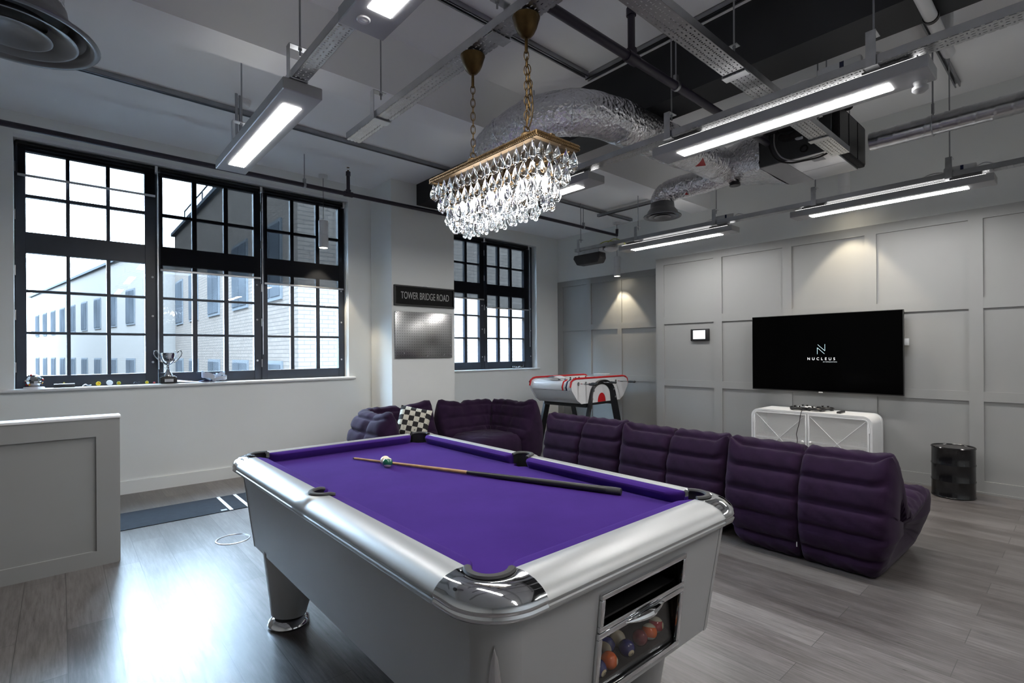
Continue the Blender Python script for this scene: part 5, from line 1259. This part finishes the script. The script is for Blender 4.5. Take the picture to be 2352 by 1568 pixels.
b = B(); b.tube(cr([(5.66, 4.6, 2.84), (5.64, 4.45, 2.87), (5.67, 4.3, 2.86), (5.64, 4.15, 2.83), (5.62, 4.1, 2.78)], 6), .006, 8); b.tube(cr([(5.69, 4.5, 2.84), (5.70, 4.35, 2.90), (5.68, 4.2, 2.85)], 6), .005, 8); solo('loose_cable', b, 'leaf', 'loose green and white cable looping over the tray by the wifi dome', 'cable', (5.66, 4.35, 2.84))

# ================================================================ CHANDELIER
kx0, kx1, ky0, ky1, kz = 1.380, 1.632, 1.415, 2.180, 2.195
kxc, kyc = (kx0 + kx1) / 2, (ky0 + ky1) / 2
t = CH = thing('chandelier', 'rectangular brass chandelier with tiers of clear crystal drops over the pool table', 'chandelier', (kxc, kyc, kz))
b = B()
for a, c, e, f in ((kx0, kx1, ky0, ky0 + .03), (kx0, kx1, ky1 - .03, ky1), (kx0, kx0 + .03, ky0 + .03, ky1 - .03), (kx1 - .03, kx1, ky0 + .03, ky1 - .03)): b.box(a, c, e, f, kz, kz + .026, .003, 1)
part('frame', b, 'gold', t)
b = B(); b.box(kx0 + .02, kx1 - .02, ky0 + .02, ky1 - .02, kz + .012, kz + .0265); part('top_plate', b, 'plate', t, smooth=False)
b = B(); bs = .0052
for k in range(int((ky1 - ky0) / .0105)):
    for x in (kx0 - .002, kx1 + .002):
        for z in (kz + .005, kz + .017): b.obox((x, ky0 + .005 + k * .0105 + (.005 if z > kz + .01 else 0), z), (.004, bs, bs), None)
for k in range(int((kx1 - kx0) / .0105)):
    for y in (ky0 - .002, ky1 + .002):
        for z in (kz + .005, kz + .017): b.obox((kx0 + .005 + k * .0105, y, z), (bs, .004, bs), None)
q = part('beaded_trim', b, 'gold', t, smooth=False)
b = B(); b.box(kxc - .035, kxc + .035, ky0 + .05, ky1 - .05, kz + .026, kz + .036, .004); b.box(kxc - .012, kxc + .012, ky0 + .03, ky1 - .03, kz + .036, kz + .05, .003); part('spine', b, 'gold', t)
for tz in (2.135, 2.075, 2.02):
    ins = (2.19 - tz) * .55; b = B()
    for a, c, e, f in ((kx0 + ins, kx1 - ins, ky0 + ins, ky0 + ins + .003), (kx0 + ins, kx1 - ins, ky1 - ins - .003, ky1 - ins), (kx0 + ins, kx0 + ins + .003, ky0 + ins, ky1 - ins), (kx1 - ins - .003, kx1 - ins, ky0 + ins, ky1 - ins)): b.box(a, c, e, f, tz, tz + .003)
    for (x, y) in ((kx0 + ins + .01, ky0 + .12), (kx1 - ins - .01, ky0 + .12), (kx0 + ins + .01, ky1 - .12), (kx1 - ins - .01, ky1 - .12)): b.cyl((x, y, tz), (x, y, kz + .02), .002, seg=6)
    part('tier_ring', b, 'gold', t, smooth=False)
def link_chain(b, x, y, z0, z1, off=0.0):
    n_ = int((z1 - z0) / .030); z = z0
    for k in range(n_):
        zc = z0 + (k + .5) * (z1 - z0) / n_; L = (z1 - z0) / n_ * .68; rot = k % 2; pts = []
        for j in range(16):
            a = 2 * PI * j / 16; u = .0085 * math.cos(a); v = L * math.sin(a); pts.append((x + (u if rot else u * .5) + off * math.sin(PI * (k + .5) / n_), y + (-u * .7 if rot else u * .85), zc + v))
        b.tube(pts, .0021, 5, closed=True)
for (y, dbl) in ((1.985, 0), (1.605, 1)):
    b = B(); b.lathe([(0, .0), (.056, 0), (.060, -.004), (.055, -.018), (.047, -.045), (.036, -.068), (.022, -.085), (.012, -.090), (0, -.09)], (1.508, y, ZT - .006), 32); part('canopy', b, 'gold_dark', t)
    b = B(); b.cyl((1.508, y, ZT - .09), (1.508, y, ZT - .16), .007, seg=10); part('stem', b, 'gold_dark', t)
    b = B(); link_chain(b, 1.508, y, kz + .13, ZT - .155)
    if dbl: link_chain(b, 1.508, y, kz + .15, ZT - .18, .022); b.tube(cr([(1.512, y, ZT - .2), (1.535, y, ZT - .30), (1.545, y, kz + .22), (1.53, y, kz + .15), (1.512, y, kz + .12)], 6), .003, 6)
    part('chain', b, 'gold_dark', t)
    b = B(); b.tube([(1.508 + .016 * math.cos(a), y, kz + .115 + .016 * math.sin(a)) for a in [2 * PI * k / 20 for k in range(20)]], .003, 6, closed=True); part('ring', b, 'gold_dark', t)
    b = B(); b.lathe([(0, .03), (.05, .03), (.046, .037), (.028, .042), (.026, .095), (.022, .10), (0, .102)], (1.506, y, kz), 28); part('post', b, 'gold', t)
# crystals: three shapes sharing their meshes
def drop_mesh(name, prof, sy, seg=18):
    b = B(); b.lathe(prof, (0, 0, 0), seg, None, 1, sy); bmesh.ops.recalc_face_normals(b.bm, faces=b.bm.faces); me = bpy.data.meshes.new(name); b.bm.to_mesh(me); b.bm.free()
    me.polygons.foreach_set('use_smooth', [True] * len(me.polygons)); me.materials.append(M['crystal']); return me
L1 = .084; tear = [(0, 0)] + [(.0205 * (math.sin(PI * min(1, (k / 14)) ** 1.55)) ** .8, -L1 * k / 14) for k in range(1, 14)] + [(0, -L1)]
L2 = .078; bead = [(0, 0), (.0022, -.004), (.0022, -.040), (.004, -.050), (.0085, -.059), (.0112, -.067), (.0085, -.0745), (.004, -.0775), (0, -L2)]
me1, me2 = drop_mesh('crystal_drop', tear, .6), drop_mesh('ball_drop', bead, 1)
def ringpos(ins, nl, ns):
    out = []
    for k in range(nl):
        y = ky0 + ins + (ky1 - ky0 - 2 * ins) * (k + .5) / nl; out += [(kx0 + ins, y, PI / 2), (kx1 - ins, y, PI / 2)]
    for k in range(ns):
        x = kx0 + ins + (kx1 - kx0 - 2 * ins) * (k + .5) / ns; out += [(x, ky0 + ins, 0), (x, ky1 - ins, 0)]
    return out
def hang(me, name, pos, z):
    for (x, y, rz) in pos:
        o = bpy.data.objects.new(name, me); link(o, CH); o.location = Vector((x, y, z + random.uniform(-.003, .003))) - Vector((kxc, kyc, kz)); o.rotation_euler = (random.uniform(-.05, .05), random.uniform(-.05, .05), rz + random.uniform(-.35, .35))
hang(me1, 'crystal_drop', ringpos(.006, 16, 5), kz - .002)
hang(me1, 'crystal_drop', ringpos(.030, 14, 4), kz - .060)
hang(me1, 'crystal_drop', ringpos(.060, 9, 2), kz - .118)
b = B()
for (x, y, rz) in ringpos(.072, 12, 2) + ringpos(.098, 11, 0) + ringpos(.085, 12, 1):
    z = kz - random.choice((.10, .13, .155, .175)); b.lathe(tear, (x + random.uniform(-.008, .008), y, z), 14, Matrix.Rotation(rz + random.uniform(-.5, .5), 3, 'Z'), 1, .6)
q = part('inner_drops', b, 'crystal', t); q['kind'] = 'stuff'
hang(me2, 'ball_drop', ringpos(.050, 10, 3), kz - .125)
hang(me2, 'ball_drop', ringpos(.085, 10, 2), kz - .165)
hang(me2, 'ball_drop', ringpos(.112, 8, 0), kz - .200)
for k in range(6):
    y = ky0 + .10 + (ky1 - ky0 - .20) * k / 5
    b = B(); b.cyl((kxc, y, kz - .085), (kxc, y, kz + .02), .012, seg=12); b.lathe([(0, -.072), (.034, -.080), (.036, -.076), (.012, -.066)], (kxc, y, kz), 20); part('lamp_holder', b, 'gold', t)
    b = B(); b.lathe([(0, -.085), (.012, -.08), (.024, -.06), (.027, -.04), (.020, -.016), (.010, 0), (0, 0)], (kxc, y, kz - .085), 20); q = part('bulb', b, 'bulb', t)
for o in list(bpy.data.objects):
    if o.type == 'FONT': bpy.data.objects.remove(o)
